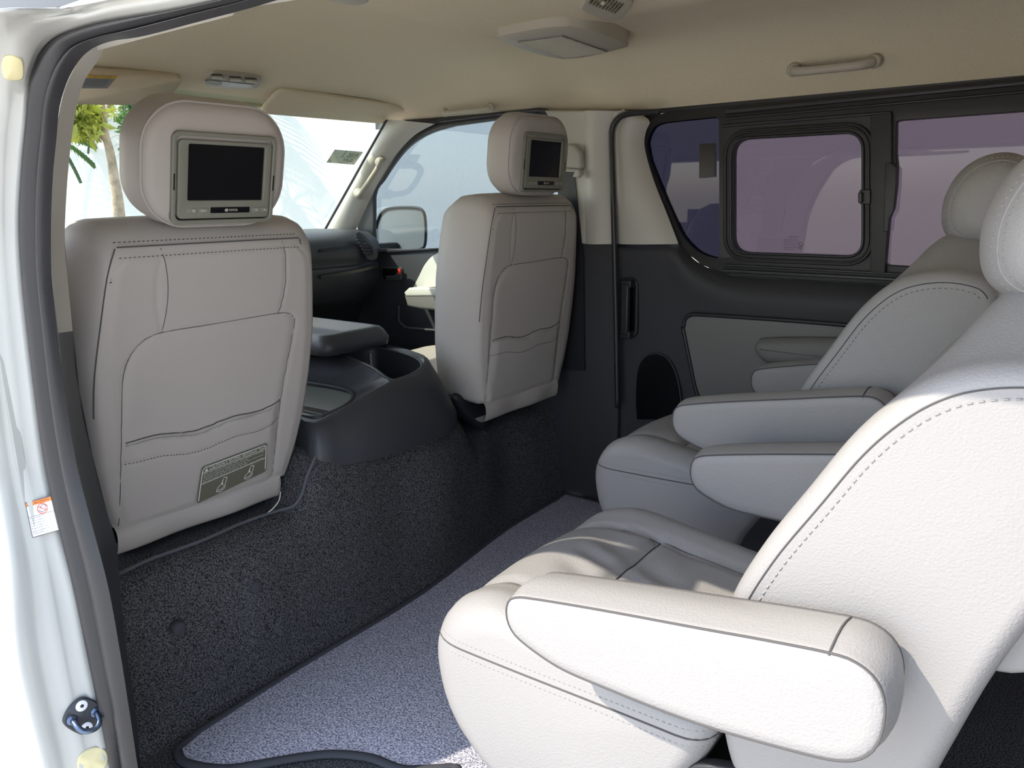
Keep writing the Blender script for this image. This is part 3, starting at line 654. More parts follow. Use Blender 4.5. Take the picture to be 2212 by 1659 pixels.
for i, s in enumerate(('Keep hands clear of the door', 'area to reduce the risk of injury', 'Keep hands clear of the door', 'area to reduce the risk of injury', 'Keep hands clear of the door', 'area to reduce the risk', 'Keep hands clear of the door')):
    fr.append(fittext(s, 0.05, 0.575-i*0.082, 0.95-(0.2 if i == 5 else 0), 0.625-i*0.082))
fr.append(linegeo([(0.38, 0.80), (0.42, 0.75), (0.52, 0.72), (0.60, 0.78), (0.62, 0.90), (0.55, 0.95), (0.48, 0.93), (0.44, 0.84)], 0.015))
onquad('print', merge(fr), Q, 0.0005, M['printblk'], lb, A)
onquad('ban_ring', merge([linegeo([(0.5+0.16*math.cos(a*0.2618), 0.83+0.16*math.sin(a*0.2618)) for a in range(25)], 0.022), linegeo([(0.37, 0.92), (0.63, 0.74)], 0.02)]), Q, 0.0007, M['red'], lb, A)

# ------------------------------------------------------------------ floor mat
mt = thing('floor_mat', 'blue-grey looped mat covering the floor behind the front seats', 'mat', (-0.8, 1.2, 0))
mo = [Vector((-1.27, 0.66, 0.004)), Vector((-1.285, 0.9, 0.004)), Vector((-1.295, 1.3, 0.004)), Vector((-1.36, 1.75, 0.004)), Vector((-1.37, 2.11, 0.004)), Vector((-0.3, 2.11, 0.004)), Vector((-0.3, 0.70, 0.004))]
cut = [UZ(x, y, 0.004) for x, y in ((985, 1662), (900, 1668), (858, 1664), (800, 1642), (720, 1634), (640, 1642), (560, 1656), (480, 1666), (400, 1652), (384, 1625))]
mo2 = cr(mo[:5], 4)+mo[5:]+[Vector((-0.66, 0.80, 0.004))]+cr(cut, 4)
plate('mat_pile', mo2, (0, 0, 0.007), M['mat'], mt, bev=0.001)
tube('mat_binding', [p+Vector((0, 0, 0.005)) for p in mo2], 0.006, M['bind'], mt, closed=True, sides=8, flat=1.6)
# blue vinyl step strip right of the cut-out
for nm, pts in (('carpet_button', (385, 1357)), ('carpet_button', (552, 1268))):
    p = UX(*pts, -1.325); 
    V, F = tubegeo([p+Vector((-0.02, 0, 0)), p+Vector((0.006, 0, 0.001)), p+Vector((0.008, 0, 0.001))], [0.013, 0.013, 0.010], 20)
    o = mk(nm, V, F, M['bind'], floor)

# ------------------------------------------------------------------ ceiling fittings
def zc_hit(px, py, off=0.0):
    d = ray(px, py); t = 0.2/abs(d.x) if d.x else 0.2
    s = 0.3/d.length
    for i in range(4000):
        p = EYE+d*s
        if p.z >= zceil(p.x, p.y)-off: return p
        s += 0.002/d.length
    return p
ip = thing('air_intake_panel', 'beige ceiling air panel with a fine slatted grille', 'ceiling panel', zc_hit(1220, 90))
co = [UZ(x, y, 1.385) for x, y in ((1088, 76), (1232, 56), (1346, 93), (1342, 104), (1222, 126), (1112, 99), (1080, 82))]
co = cr(co, 3, closed=True); cc = sum(co, Vector())/len(co)
rings = [[cc+(p-cc)*1.03+Vector((0, 0, 0.06)) for p in co], [cc+(p-cc)*1.0+Vector((0, 0, 0.012)) for p in co], co, [cc+(p-cc)*0.90+Vector((0, 0, -0.006)) for p in co]]
mk('panel_shell', *loft(rings), M['cbeige'], ip, auto=60)
gq = [UZ(x, y, 1.3765) for x, y in ((1118, 91), (1214, 78), (1312, 112), (1222, 125))]
plate('grille_recess', gq, (0, 0, 0.002), M['beigetrim'], ip)
g = []
for k in range(26):
    t = (k+0.5)/26; a = gq[0].lerp(gq[3], t); b = gq[1].lerp(gq[2], t)
    g.append(tubegeo([a+Vector((0, 0, -.001)), b+Vector((0, 0, -.001))], 0.0014, 4))
o = mk('grille_slats', *merge(g), M['cbeige'], ip); o['kind'] = 'stuff'
# vent
vt = thing('ceiling_vent', 'beige adjustable air vent with angled slats at the top edge', 'vent', zc_hit(1310, 10))
def ZP(pts, z): return [UZ(x, y, z) for x, y in pts]
vq = cr(ZP([(1257, 14), (1272, -8), (1310, -20), (1352, -8), (1367, 8), (1345, 40), (1330, 46), (1310, 46), (1258, 24)], 1.392), 3, closed=True)
vh = ZP([(1272, 8), (1290, -14), (1350, 10), (1330, 32)], 1.392)
plate('vent_frame', vq, (0, 0, 0.02), M['cbeige'], vt, holes=[vh], bev=0.003)
vb = ZP([(1262, 10), (1285, -22), (1358, 10), (1332, 40)], 1.405)
plate('vent_cavity', vb, (0, 0, 0.004), M['screen'], vt)
for k in range(9):
    t = (k+0.5)/9; a = vh[0].lerp(vh[3], t); b = vh[1].lerp(vh[2], t)
    mk('slat', *loft([[a+Vector((0, 0, -.002)), b+Vector((0, 0, -.002)), b+Vector((0.008, 0.002, .010)), a+Vector((0.008, 0.002, .010))], [a+Vector((0.002, 0, -.002)), b+Vector((0.002, 0, -.002)), b+Vector((0.010, 0.002, .010)), a+Vector((0.010, 0.002, .010))]]), M['cbeige'], vt, smooth=False)
mk('slat_knob', *tubegeo([UZ(1303, 6, 1.392), UZ(1303, 6, 1.386)], [0.006, 0.004], 10), M['cbeige'], vt)
# dome light at top edge
dl = thing('dome_light', 'flat beige dome light cut off by the top edge of the picture', 'light', zc_hit(750, 2))
do = cr(ZP([(700, -4), (760, 9), (795, 4), (780, -20), (700, -30)], 1.392), 4, closed=True); c = sum(do, Vector())/len(do)
mk('lens_cover', *loft([[p+Vector((0, 0, .03)) for p in do], do, [c+(p-c)*.9+Vector((0, 0, -.003)) for p in do]]), M['cbeige'], dl)
# grips
def grip(pa, pb, label, up, out, r=0.011, name='grab_handle', foot=True, m=None, mid=None):
    a = Vector(pa); b = Vector(pb); h = thing(name, label, 'handle', (a+b)/2, 'ceiling grab handles' if name == 'grab_handle' else None)
    u = Vector(out)
    path = [a+u*0.0, a.lerp(b, 0.03)+u*0.55, a.lerp(b, 0.14)+u*0.95, a.lerp(b, 0.35)+u*1.05, a.lerp(b, 0.65)+u*1.05, a.lerp(b, 0.86)+u*0.95, a.lerp(b, 0.97)+u*0.55, b+u*0.0]
    P = cr(path, 6); n = len(P)
    mk('grip_bar', *tubegeo(P, [r*(1.25-0.3*math.sin(math.pi*i/(n-1))) for i in range(n)], 14, 0.8), M['cbeige'], h)
    for q, s in ((a, 1), (b, -1)):
        mk('foot_cap', *tubegeo([q-u*0.1, q+u*0.25, q+u*0.35], [r*1.6, r*1.5, r*1.1], 16), M['cbeige'], h)
    return h
grip(UY(1716, 150, 2.11), UY(1890, 131, 2.11), 'beige ceiling grab handle above the far sliding window', None, (0, -0.035, -0.012))
grip(UY(962, 243, 2.11), UY(1060, 233, 2.11), 'beige folded ceiling grab handle above the far front door', None, (0, -0.016, -0.006), r=0.010)
ap = [UY(822, 350, 2.10), UY(776, 418, 2.09)]
grip(ap[0], ap[1], 'beige grab handle on the windshield pillar', None, (0.062, -0.055, -0.010), r=0.0135, name='pillar_handle')
# visors
def visor(name, tlp, trp, brp, blp, label, th=0.018):
    v = thing(name, label, 'sun visor', (Vector(tlp)+Vector(brp))/2, 'sun visors')
    P = [Vector(p) for p in (tlp, trp, brp, blp)]; out = []
    for i in range(4):
        a, b, c_ = P[i-1], P[i], P[(i+1) % 4]; r = 0.03
        p0 = b+(a-b).normalized()*r; p2 = b+(c_-b).normalized()*r
        for k in range(7): t = k/6; out.append(p0*(1-t)**2+b*2*t*(1-t)+p2*t*t)
    n = (P[1]-P[0]).cross(P[3]-P[0]).normalized(); n = n if n.dot(EYE-P[0]) > 0 else -n
    c = sum(out, Vector())/len(out)
    rings = [[c+(p-c)*0.97 for p in out], [p+n*th*0.25 for p in out], [p+n*th*0.7 for p in out], [c+(p-c)*0.96+n*th for p in out]]
    mk('visor_pad', *loft(rings), M['head'], v); return v, n, P
v1, n1, P1 = visor('sun_visor', UX(600, 183, -2.085), UX(906, 230, -2.07), UX(872, 264, -2.185), UX(556, 236, -2.18), 'beige sun visor folded up on the far side of the windshield')
v2, n2, P2 = visor('sun_visor', UX(165, 142, -2.085), UX(392, 152, -2.085), UX(345, 210, -2.17), UX(120, 206, -2.17), 'beige sun visor on the near side carrying a yellow and white warning sheet', th=0.03)
def pclip(px, py, par):
    p = UX(px, py, -2.165); mk('visor_clip', *tubegeo([p+Vector((0, -0.012, 0)), p+Vector((0, 0.012, 0))], 0.006, 10), M['bezel'], par)
pclip(297, 208, v2); pclip(582, 232, v1)
def visq(px, py, P, n, off):
    d = ray(px, py); t = (P[0]+n*off-EYE).dot(n)/d.dot(n); return EYE+d*t
Q = [visq(x, y, P2, n2, 0.031) for x, y in ((155, 191), (232, 191), (254, 165), (165, 162))]
ws_ = onquad('visor_sheet', quadrect(0, 0, 1, 1), Q, 0, M['lamp'], v2)
onquad('amber_band', quadrect(0, 0.82, 1, 1), Q, 0.0006, M['amber'], ws_).matrix_parent_inverse = Matrix()
gg = [fittext('AVERTISSEMENT', 0.3, 0.85, 0.95, 0.96)]+[fittext(s, 0.2, 0.66-i*0.14, 0.85, 0.74-i*0.14) for i, s in enumerate(('LIRE LE MANUEL AVANT', 'NE PAS INSTALLER DE SIEGE', 'TOUJOURS BOUCLER SA CEINTURE', 'NE PAS LAISSER LES ENFANTS'))]
onquad('lettering', merge(gg), Q, 0.0009, M['printblk'], ws_)
# overhead map-light console
oc = thing('map_light', 'small beige map light console with lens and switches between the visors', 'light', UX(500, 173, -2.0))
def oz(px, py, z=1.372): return UZ(px, py, z)
base = zc_hit(500, 172)
oq = cr([zc_hit(x, y, 0.004) for x, y in ((440, 170), (452, 158), (470, 153), (540, 160), (564, 167), (562, 176), (552, 186), (530, 189), (480, 186), (446, 182))], 3, closed=True)
cc = sum(oq, Vector())/len(oq)
on = Vector((0.25, 0, -1)).normalized()
mk('housing', *loft([[p-on*0.01 for p in oq], [p+on*0.006 for p in oq], [cc+(p-cc)*0.9+on*0.008 for p in oq]]), M['cbeige'], oc, auto=50)
def onoc(px, py, off=0.012):
    d = ray(px, py); t = (cc+on*off-EYE).dot(on)/d.dot(on); return EYE+d*t
plate('lens', [onoc(x, y, 0.008) for x, y in ((443, 173), (470, 174), (548, 182), (540, 188), (470, 184), (446, 179))], on*0.002, M['lamp'], oc)
plate('dark_lens', cr([onoc(x, y, 0.010) for x, y in ((444, 175), (455, 173), (474, 176), (480, 181), (470, 184), (448, 180))], 3, closed=True), on*0.001, M['bezel'], oc)
for k, (x, y) in enumerate(((468, 166), (508, 171), (542, 174))):
    plate('switch', [onoc(x-13, y-3), onoc(x+12, y-2), onoc(x+14, y+3), onoc(x-11, y+2)], on*0.004, M['cbeige'], oc, bev=0.001)
    plate('switch_shadow_gap', [onoc(x-13, y-5, .008), onoc(x+12, y-4, .008), onoc(x+15, y+3, .008), onoc(x-13, y+2, .008)], on*0.0008, M['seam'], oc)

# ------------------------------------------------------------------ seat belt on the far pillar
sb = thing('seat_belt', 'black seat belt hanging from a beige height adjuster on the far pillar', 'seat belt', UY(1232, 400, 2.09))
slab('adjuster_cover', [(1200, 322), (1206, 314), (1222, 309), (1240, 314), (1252, 330), (1254, 360), (1250, 366), (1238, 364), (1205, 362)], 2.085, 2.118, M['beige'], sb, 0.008)
slab('loop_hook', [(1205, 364), (1250, 366), (1253, 376), (1247, 384), (1236, 382), (1240, 372), (1205, 370)], 2.075, 2.10, M['beige'], sb, 0.004)
bl = [UY(x, y, 2.116) for x, y in ((1205, 368), (1240, 372), (1246, 420), (1260, 560), (1262, 800))]+[UY(x, y, 2.116) for x, y in ((1215, 800), (1212, 560), (1205, 420))]
plate('belt_webbing', bl, (0, 0.002, 0), M['black'], sb)

# ------------------------------------------------------------------ dashboard
ds = thing('dashboard', 'charcoal dashboard with air vent below the windshield', 'dashboard', (-2.4, 1.35, 0.4))
prof = [(-2.68, 0.86), (-2.60, 0.895), (-2.45, 0.905), (-2.32, 0.905), (-2.24, 0.895), (-2.195, 0.87), (-2.18, 0.835), (-2.19, 0.80), (-2.20, 0.785), (-2.20, 0.778), (-2.19, 0.772), (-2.19, 0.72), (-2.22, 0.685), (-2.23, 0.65), (-2.25, 0.64), (-2.34, 0.60), (-2.40, 0.50), (-2.44, 0.32), (-2.6, 0.30)]
rings = []
for Y in [0.55, 0.57, 0.6]+[0.65+i*0.1 for i in range(14)]+[2.0, 2.03, 2.06, 2.085, 2.10]:
    e = 0.05*sstep(1.95, 2.1, Y); rings.append([Vector((x-e*(1 if z > 0.6 else 0), Y, z-0.10*e if z > .8 else z)) for x, z in prof])
dd = mk('dash_body', *loft(rings), M['dash'], ds, auto=50)
# vent at the far end
vq = [UX(x, y, -2.186) for x, y in ((766, 502), (782, 506), (806, 532), (812, 550), (808, 560), (790, 560), (775, 530))]
vq = cr(vq, 2, closed=True)
plate('vent_surround', vq, (0.012, 0, 0), M['dash'], ds, bev=0.003)
vin = [UX(x, y, -2.172) for x, y in ((768, 507), (780, 508), (803, 534), (807, 550), (787, 550), (776, 528))]
vc = plate('vent_opening', vin, (0.002, 0, 0), M['screen'], ds)
for k in range(6):
    y = 512+k*7; mk('vent_slat', *tubegeo([UX(768+k*3.2, y-1, -2.168), UX(784+k*4.2, y+1, -2.168)], 0.0022, 5), M['dash'], vc)
plate('vent_dial', [UX(x, y, -2.17) for x, y in ((788, 553), (803, 553), (803, 558), (790, 558))], (0.006, 0, 0), M['black'], ds)
strip_pts = [UX(x, y, -2.178) for x, y in ((690, 538), (752, 531), (768, 532), (766, 537), (750, 538), (690, 545))]
plate('glovebox_gap', strip_pts, (0.004, 0, 0), M['screen'], ds)
strip_pts = [UX(x, y, -2.185) for x, y in ((690, 595), (780, 580), (812, 572), (812, 578), (780, 586), (690, 603))]
plate('lower_gap', strip_pts, (0.006, 0, 0), M['screen'], ds)

# ------------------------------------------------------------------ centre console
cs = thing('centre_console', 'dark grained console with open tray, rear bin and lid between the front seats', 'console', (-1.5, 1.3, 0.44))
M['tray'] = mat('sun_lightened_tray_plastic', (0.14, 0.15, 0.125), 0.5, bump=0.2, bscale=600, bdist=0.0004)  # dark plastic, with the sunlight on it put into a lighter grey-green
# outer rim loops: rim (top), skirt to the carpet
def ringpts(pts, n=90): return resample(cr(pts, 5, closed=True), n, closed=True)
rim_o = [Vector(p) for p in ((-1.395, 1.12, 0.505), (-1.408, 1.08, 0.50), (-1.49, 1.095, 0.50), (-1.85, 1.10, 0.50), (-2.25, 1.10, 0.50), (-2.30, 1.25, 0.56), (-2.25, 1.50, 0.60), (-1.90, 1.515, 0.60), (-1.60, 1.515, 0.602), (-1.43, 1.50, 0.590), (-1.375, 1.42, 0.565), (-1.372, 1.33, 0.560), (-1.375, 1.24, 0.540))]
skirt = [Vector(p) for p in ((-1.362, 1.11, 0.44), (-1.385, 1.06, 0.44), (-1.48, 1.085, 0.44), (-1.85, 1.095, 0.44), (-2.25, 1.095, 0.44), (-2.32, 1.25, 0.44), (-2.25, 1.54, 0.44), (-1.90, 1.56, 0.44), (-1.60, 1.56, 0.44), (-1.40, 1.56, 0.44), (-1.325, 1.48, 0.44), (-1.315, 1.34, 0.44), (-1.325, 1.22, 0.44))]
ro = ringpts(rim_o); sk_ = ringpts(skirt)
mid = [a.lerp(b, 0.35)+Vector((0.006, 0, 0)) for a, b in zip(ro, sk_)]
low = [Vector((p.x, p.y, 0.40)) for p in sk_]
cc = Vector((-1.8, 1.25, 0.53)); inn = [p+((cc-p)*Vector((1, 1, 0)) if False else Vector(((cc.x-p.x), (cc.y-p.y), 0)).normalized()*0.012)+Vector((0, 0, 0.004)) for p in ro]
mk('console_skirt', *loft([low, sk_, mid, ro, inn], cap=False), M['dash'], cs)
# tray: opening near side
def basin(name, opening, depth, mtop, mbot, parent, inset=0.012, th=0.0):
    O = resample(opening, 72, closed=True); c = sum(O, Vector())/72
    dn = [Vector((c.x+(p.x-c.x)*0.93, c.y+(p.y-c.y)*0.93, p.z-depth)) for p in O]
    zb = min(p.z for p in dn); dn = [Vector((p.x, p.y, zb)) for p in dn]
    V, F = loft([O, [p.lerp(q, 0.08) for p, q in zip(O, dn)], dn], cap=False)
    k = len(V); V.append(Vector((c.x, c.y, zb))); F += [(k, 144+j, 144+(j+1) % 72) for j in range(72)]
    return mk(name, V, F, mbot, parent)
tray = cr([Vector(p) for p in ((-1.425, 1.14, 0.508), (-1.44, 1.115, 0.506), (-1.56, 1.12, 0.505), (-1.85, 1.12, 0.505), (-2.05, 1.12, 0.505), (-2.09, 1.14, 0.505), (-2.08, 1.24, 0.507), (-1.95, 1.29, 0.508), (-1.75, 1.335, 0.508), (-1.58, 1.335, 0.511), (-1.50, 1.295, 0.512), (-1.45, 1.23, 0.510))], 5, closed=True)
basin('tray', tray, 0.09, None, M['tray'], cs)
# deck: surface between the rim and the tray/bin openings
bin_ = cr([Vector(p) for p in ((-1.392, 1.41, 0.566), (-1.386, 1.35, 0.562), (-1.395, 1.325, 0.565), (-1.47, 1.335, 0.585), (-1.58, 1.36, 0.594), (-1.625, 1.385, 0.596), (-1.62, 1.45, 0.598), (-1.58, 1.48, 0.600), (-1.46, 1.478, 0.590), (-1.41, 1.46, 0.575))], 5, closed=True)
basin('rear_bin', bin_, 0.12, None, M['black'], cs)
tube('bin_lip', resample(bin_, 60, closed=True), 0.004, M['dash'], cs, closed=True)
tube('tray_lip', resample(tray, 90, closed=True), 0.007, M['dash'], cs, closed=True)
def heightfield_deck():
    # triangulate between loops with a curve fill in plan, then lift each vertex
    def flat(P): return [Vector((p.x, p.y, 0)) for p in P]
    o = plate('console_deck', flat(resample(inn, 90, closed=True)), (0, 0, 0.0004), M['dash'], cs, holes=[flat(resample(tray, 72, closed=True)), flat(resample(bin_, 60, closed=True))])
    src = inn+tray+bin_
    for v in o.data.vertices:
        s = 0; ws_ = 0
        for p in src:
            d = (p.x-v.co.x)**2+(p.y-v.co.y)**2+1e-6; k = 1/d**2; s += k*p.z; ws_ += k
        v.co.z += s/ws_
    for p in o.data.polygons: p.use_smooth = True
heightfield_deck()
# shoulder bulge between tray and bin
tube('bin_rib', [Vector((-1.60, 1.452, 0.59)), Vector((-1.595, 1.448, 0.50))], 0.004, M['button'], cs)
# lid with recessed top
lx0, lx1, ly0, ly1 = -2.15, -1.575, 1.275, 1.515
lo = [Vector((x, y, 0)) for x, y in rrect((lx0+lx1)/2, (ly0+ly1)/2, lx1-lx0, ly1-ly0, 0.035, 8)]
c = sum(lo, Vector())/len(lo)
def at(s, z, d=0): return [Vector((c.x+(p.x-c.x)*(1-2*d/(lx1-lx0)), c.y+(p.y-c.y)*(1-2*d/(ly1-ly0)), z)) for p in lo]
mk('console_lid', *loft([at(1, 0.607, 0.01), at(1, 0.610, 0.0), at(1, 0.632, -0.004), at(1, 0.652, 0.006), at(1, 0.661, 0.014), at(1, 0.664, 0.026), at(1, 0.661, 0.032), at(1, 0.640, 0.038), at(1, 0.638, 0.06)]), M['dash'], cs)
box('console_base_block', -2.2, -1.66, 1.37, 1.49, 0.42, 0.606, M['black'], cs, bev=0.005)
tube('tray_step_line', [Vector((-1.50, 1.245, 0.462)), Vector((-1.8, 1.25, 0.462)), Vector((-2.0, 1.24, 0.462))], 0.002, M['button'], cs)

# ------------------------------------------------------------------ front seats (local frame: x back, y across, z up along the back)
def side_hw(v):
    return interp(v, [(0.05, 0.188), (0.12, 0.207), (0.2, 0.220), (0.3, 0.227), (0.4, 0.228), (0.5, 0.218), (0.56, 0.210), (0.60, 0.20)])
def back_outline(inset=0.0, top=0.607, side=0.0, bot=0.052):
    P = []
    for k in range(22):
        v = bot+(top-0.045-bot)*k/21; P.append(Vector((0, side_hw(v)+side-inset, v)))
    w = side_hw(top-0.045)+side-inset
    for k in range(1, 10):
        a = math.pi/2*k/10; P.append(Vector((0, w-0.05*(1-math.cos(a)), top-0.045-inset+0.045*math.sin(a)+inset*0)))
    for k in range(0, 9): P.append(Vector((0, (w-0.05)*(1-k/4), top-inset+0.004*math.sin(math.pi*k/8))))
    Q = [Vector((0, -p.y, p.z)) for p in reversed(P[:31])]
    P += Q[0:]
    P = [Vector((p.x, p.y*(1.085 if p.y > 0 else 1), p.z)) for p in P]
    return resample(P, 140, closed=True)
def front_seat():
    root = thing('front_seat', 'x', 'car seat')
    rings = [(0.0, 0.03, 0.600, 0.0), (0.0, 0.010, 0.605, 0.0), (-0.006, 0.002, 0.608, 0.0), (-0.02, 0, 0.624, 0.006), (-0.045, 0, 0.636, 0.014), (-0.08, 0, 0.636, 0.020), (-0.12, 0, 0.628, 0.022), (-0.155, 0, 0.60, 0.016), (-0.18, 0.01, 0.55, 0.0), (-0.19, 0.04, 0.50, 0)]
    RR = []
    for (wx, ins, top, side) in rings: RR.append([Vector((wx, p.y, p.z)) for p in back_outline(ins, top, side)])
    # low relief on the rear face: pocket panel
    bo = mk('backrest', *loft(RR), M['fleath'], root)
    m = bpy.data.meshes
    # rear face panel grid with relief, sits just proud of the shell
    nu, nv = 84, 110; V = []; 
    pan = [(0.05, -0.186, 0.172), (0.24, -0.183, 0.170), (0.38, -0.178, 0.186), (0.45, -0.17, 0.19)]
    def inset_edge(u, v):
        # signed distance-like test for the pocket panel outline (rounded top corners)
        lft = interp(v, [(0.05, -0.188), (0.24, -0.183), (0.45, -0.176)]); rgt = interp(v, [(0.05, 0.160), (0.25, 0.166), (0.42, 0.188), (0.45, 0.19)])
        top = 0.449+0.004*(u/0.15)
        r = 0.075 if u < 0 else 0.035
        dx = min(u-lft, rgt-u); dz = top-v
        if dx < r and dz < r: return r-math.hypot(r-dx, r-dz)
        return min(dx, dz)
    def pock(u): return 0.247-0.012*math.cos(min(1, abs(u)/0.17)*math.pi/2)*1.0+0.004*math.sin(u*40)+0.02*(u/0.17)*0.2
    for j in range(nv+1):
        v = 0.055+(0.598-0.055)*j/nv; w_ = side_hw(v)-0.012-(0.035*max(0, (v-0.56)/0.04)**2 if v > 0.56 else 0)
        for i in range(nu+1):
            u = (-w_+2*w_*i/nu); u *= 1.085 if u > 0 else 1; d = inset_edge(u, v); x = 0.0035
            edge = min(i, nu-i, j, nv-j); x -= 0.0045*(1-min(1, edge/3))
            x -= 0.003*math.exp(-(d/0.003)**2)
            if d > 0: x += 0.002*sstep(0, 0.02, d)
            if d > 0 and v < pock(u):
                x += 0.012*sstep(pock(u), pock(u)-0.004, v)*sstep(0, 0.03, d)*(0.55+0.45*math.cos(min(1, abs(u)/0.18)*math.pi/2))*(1-0.75*sstep(pock(u)-0.02, 0.07, v)*1.0)
                x -= 0.0025*math.exp(-((v-(pock(u)-0.043))/0.0025)**2)
            for uc, s in ((-0.108, -1), (0.145, 1)):
                if v > 0.448: uu = uc-0.010*math.sin((v-0.45)/0.15*math.pi)*s*-1; x -= 0.0025*math.exp(-((u-uu)/0.0025)**2)
            V.append(Vector((x, u, v)))
    F = [(j*(nu+1)+i, j*(nu+1)+i+1, (j+1)*(nu+1)+i+1, (j+1)*(nu+1)+i) for j in range(nv) for i in range(nu)]
    pnl = mk('back_panel', V, F, M['fleath'], root)
    B = bvhof(pnl); B2 = bvhof(bo)
    def sn(u, v, off=0.0006):
        l, n, i, s = B.ray_cast(Vector((0.2, u, v)), Vector((-1, 0, 0)))
        if l is None: l, n, i, s = B2.ray_cast(Vector((0.2, u, v)), Vector((-1, 0, 0)))
        return Vector((l.x+off, u, v)) if l else Vector((0.004, u, v))
    # dark stitch lines in the grooves
    def seam(pts, r=0.0008): tube('seam', [sn(u, v, 0.0) for u, v in [(p.x, p.y) for p in resample(cr([Vector((a, b, 0)) for a, b in pts], 4), 60)]], r, M['seam'], root, sides=5)
    seam([(-0.187, 0.06), (-0.183, 0.24), (-0.180, 0.36), (-0.172, 0.40), (-0.150, 0.433), (-0.11, 0.448), (0.0, 0.4495), (0.155, 0.453), (0.182, 0.438), (0.187, 0.415), (0.166, 0.25), (0.160, 0.06)])
    seam([(-0.108, 0.449), (-0.099, 0.50), (-0.099, 0.55), (-0.109, 0.603)]); seam([(0.145, 0.452), (0.155, 0.50), (0.155, 0.55), (0.146, 0.603)])
    tube('pocket_edge', [sn(u, pock(u)-0.004, 0.001) for u in [-0.176+0.34*k/50 for k in range(51)]], 0.0018, M['fleath'], root, sides=6)
    tube('seam', [sn(u, pock(u)+0.001, 0.0) for u in [-0.176+0.34*k/50 for k in range(51)]], 0.0014, M['seam'], root, sides=6)
    dashes('stitching', [sn(u, pock(u)-0.043, 0.0004) for u in [-0.178+0.34*k/60 for k in range(61)]], M['seam'], root, r=0.0009, step=0.0065)
    # top seam with double row of stitches and side seams
    def topline(x, z, hw): return [Vector((x, -hw-0.004+0*k, z-0.018)) if k == -1 else Vector((x, -hw+2*hw*k/50, z)) for k in range(0, 51)]
    tube('seam', topline(-0.003, 0.6085, 0.185), 0.0012, M['seam'], root, sides=6)
    dashes('stitching', topline(0.0045, 0.592, 0.185), M['seam'], root, r=0.0007)
    def slant(u, t):
        o = Vector((0.08-0.02*t, u, 0.64+0.012*t)); l, n, i, s_ = B2.ray_cast(o, Vector((-1.0, 0, -0.28)).normalized()); return l+n*0.0004 if l else Vector((-0.01, u, 0.618))
    dashes('stitching', [slant(-0.185+0.37*k/50, 0) for k in range(51)], M['seam'], root, r=0.0008)
    for s in (-1, 1):
        pts = [Vector((-0.004, s*(0.188), 0.606)), Vector((-0.002, s*0.202, 0.56)), Vector((-0.002, s*0.214, 0.48)), Vector((-0.003, s*0.226, 0.38)), Vector((-0.005, s*0.228, 0.3))]
        tube('seam', cr(pts, 8), 0.0011, M['seam'], root, sides=6)
        pts = [Vector((-0.025, s*0.21, 0.60)), Vector((-0.05, s*0.237, 0.56)), Vector((-0.10, s*0.250, 0.42)), Vector((-0.12, s*0.250, 0.3)), Vector((-0.13, s*0.23, 0.12))]
    # skirt flap
    rows = []
    for k in range(41):
        u = -0.196+0.376*k/40; e = 0.004*math.sin(u*30)
        rows.append([Vector((-0.03, u, 0.066)), Vector((0.002+e*.3, u, 0.062)), Vector((0.010+e, u, 0.05)), Vector((0.012+e, u, 0.025)), Vector((0.008+e, u, 0.004)), Vector((-0.004, u, -0.001)), Vector((-0.03, u, 0.004))])
    mk('skirt_flap', *loft(rows, closed=False), M['fleath'], root, subs=1)
    dashes('stitching', [Vector((0.0135, 0.172, 0.056-0.05*k/10)) for k in range(11)], M['seam'], root, r=0.0007)
    # headrest
    def hr_out(ins, dz=0):
        return resample([Vector((0, x, y)) for x, y in rrect(-0.005, 0.746+dz, 0.282-2*ins, 0.214-2*ins, max(0.02, 0.082-ins), 10)], 96, closed=True)
    hring = [(wx if wx > -0.03 else -0.014+(wx+0.014)*0.72, ii) for wx, ii in [(0.010, 0.055), (0.009, 0.020), (0.004, 0.007), (-0.004, 0.002), (-0.014, 0.0), (-0.05, -0.004), (-0.085, -0.002), (-0.108, 0.008), (-0.122, 0.03), (-0.127, 0.06)]]
    hr = mk('headrest', *loft([[Vector((wx, p.y, p.z)) for p in hr_out(ins)] for wx, ins in hring]), M['fleath'], root)
    tube('headrest_piping', [Vector((-0.004, p.y, p.z)) for p in hr_out(0.001)], 0.0024, M['pipe'], hr, sides=8, closed=True)
    for u in (-0.065, 0.055):
        mk('headrest_post', *tubegeo([Vector((-0.06, u, 0.60)), Vector((-0.06, u, 0.66))], 0.007, 10), M['chrome'], root)
        mk('post_guide', *tubegeo([Vector((-0.06, u, 0.628)), Vector((-0.06, u, 0.642))], 0.016, 14), M['black'], root)
    # monitor
    def rr(w_, h_, r, cx=0.002, cz=0.727): return [Vector((0, x, y)) for x, y in rrect(cx, cz, w_, h_, r, 6)]
    def atx(P, x): return [Vector((x, p.y, p.z)) for p in P]
    mon = plate('monitor', atx(rr(0.206, 0.158, 0.014), 0.006), (0.010, 0, 0), M['bezel'], root, holes=[atx(rr(0.190, 0.143, 0.010), 0.006)], bev=0.002)
    mon['label'] = 'grey framed video monitor set in the headrest'
    plate('gap_plate', atx(rr(0.198, 0.150, 0.01), 0.007), (0.002, 0, 0), M['screen'], mon)
    plate('monitor_face', atx(rr(0.184, 0.1345, 0.008, cz=0.7255), 0.009), (0.0075, 0, 0), M['bezel'], mon, holes=[atx(rr(0.152, 0.096, 0.003, cx=0.004, cz=0.738), 0.009)], bev=0.0015)
    plate('screen', atx(rr(0.153, 0.097, 0.002, cx=0.004, cz=0.738), 0.010), (0.002, 0, 0), M['screen'], mon)
    y0 = 0.6725
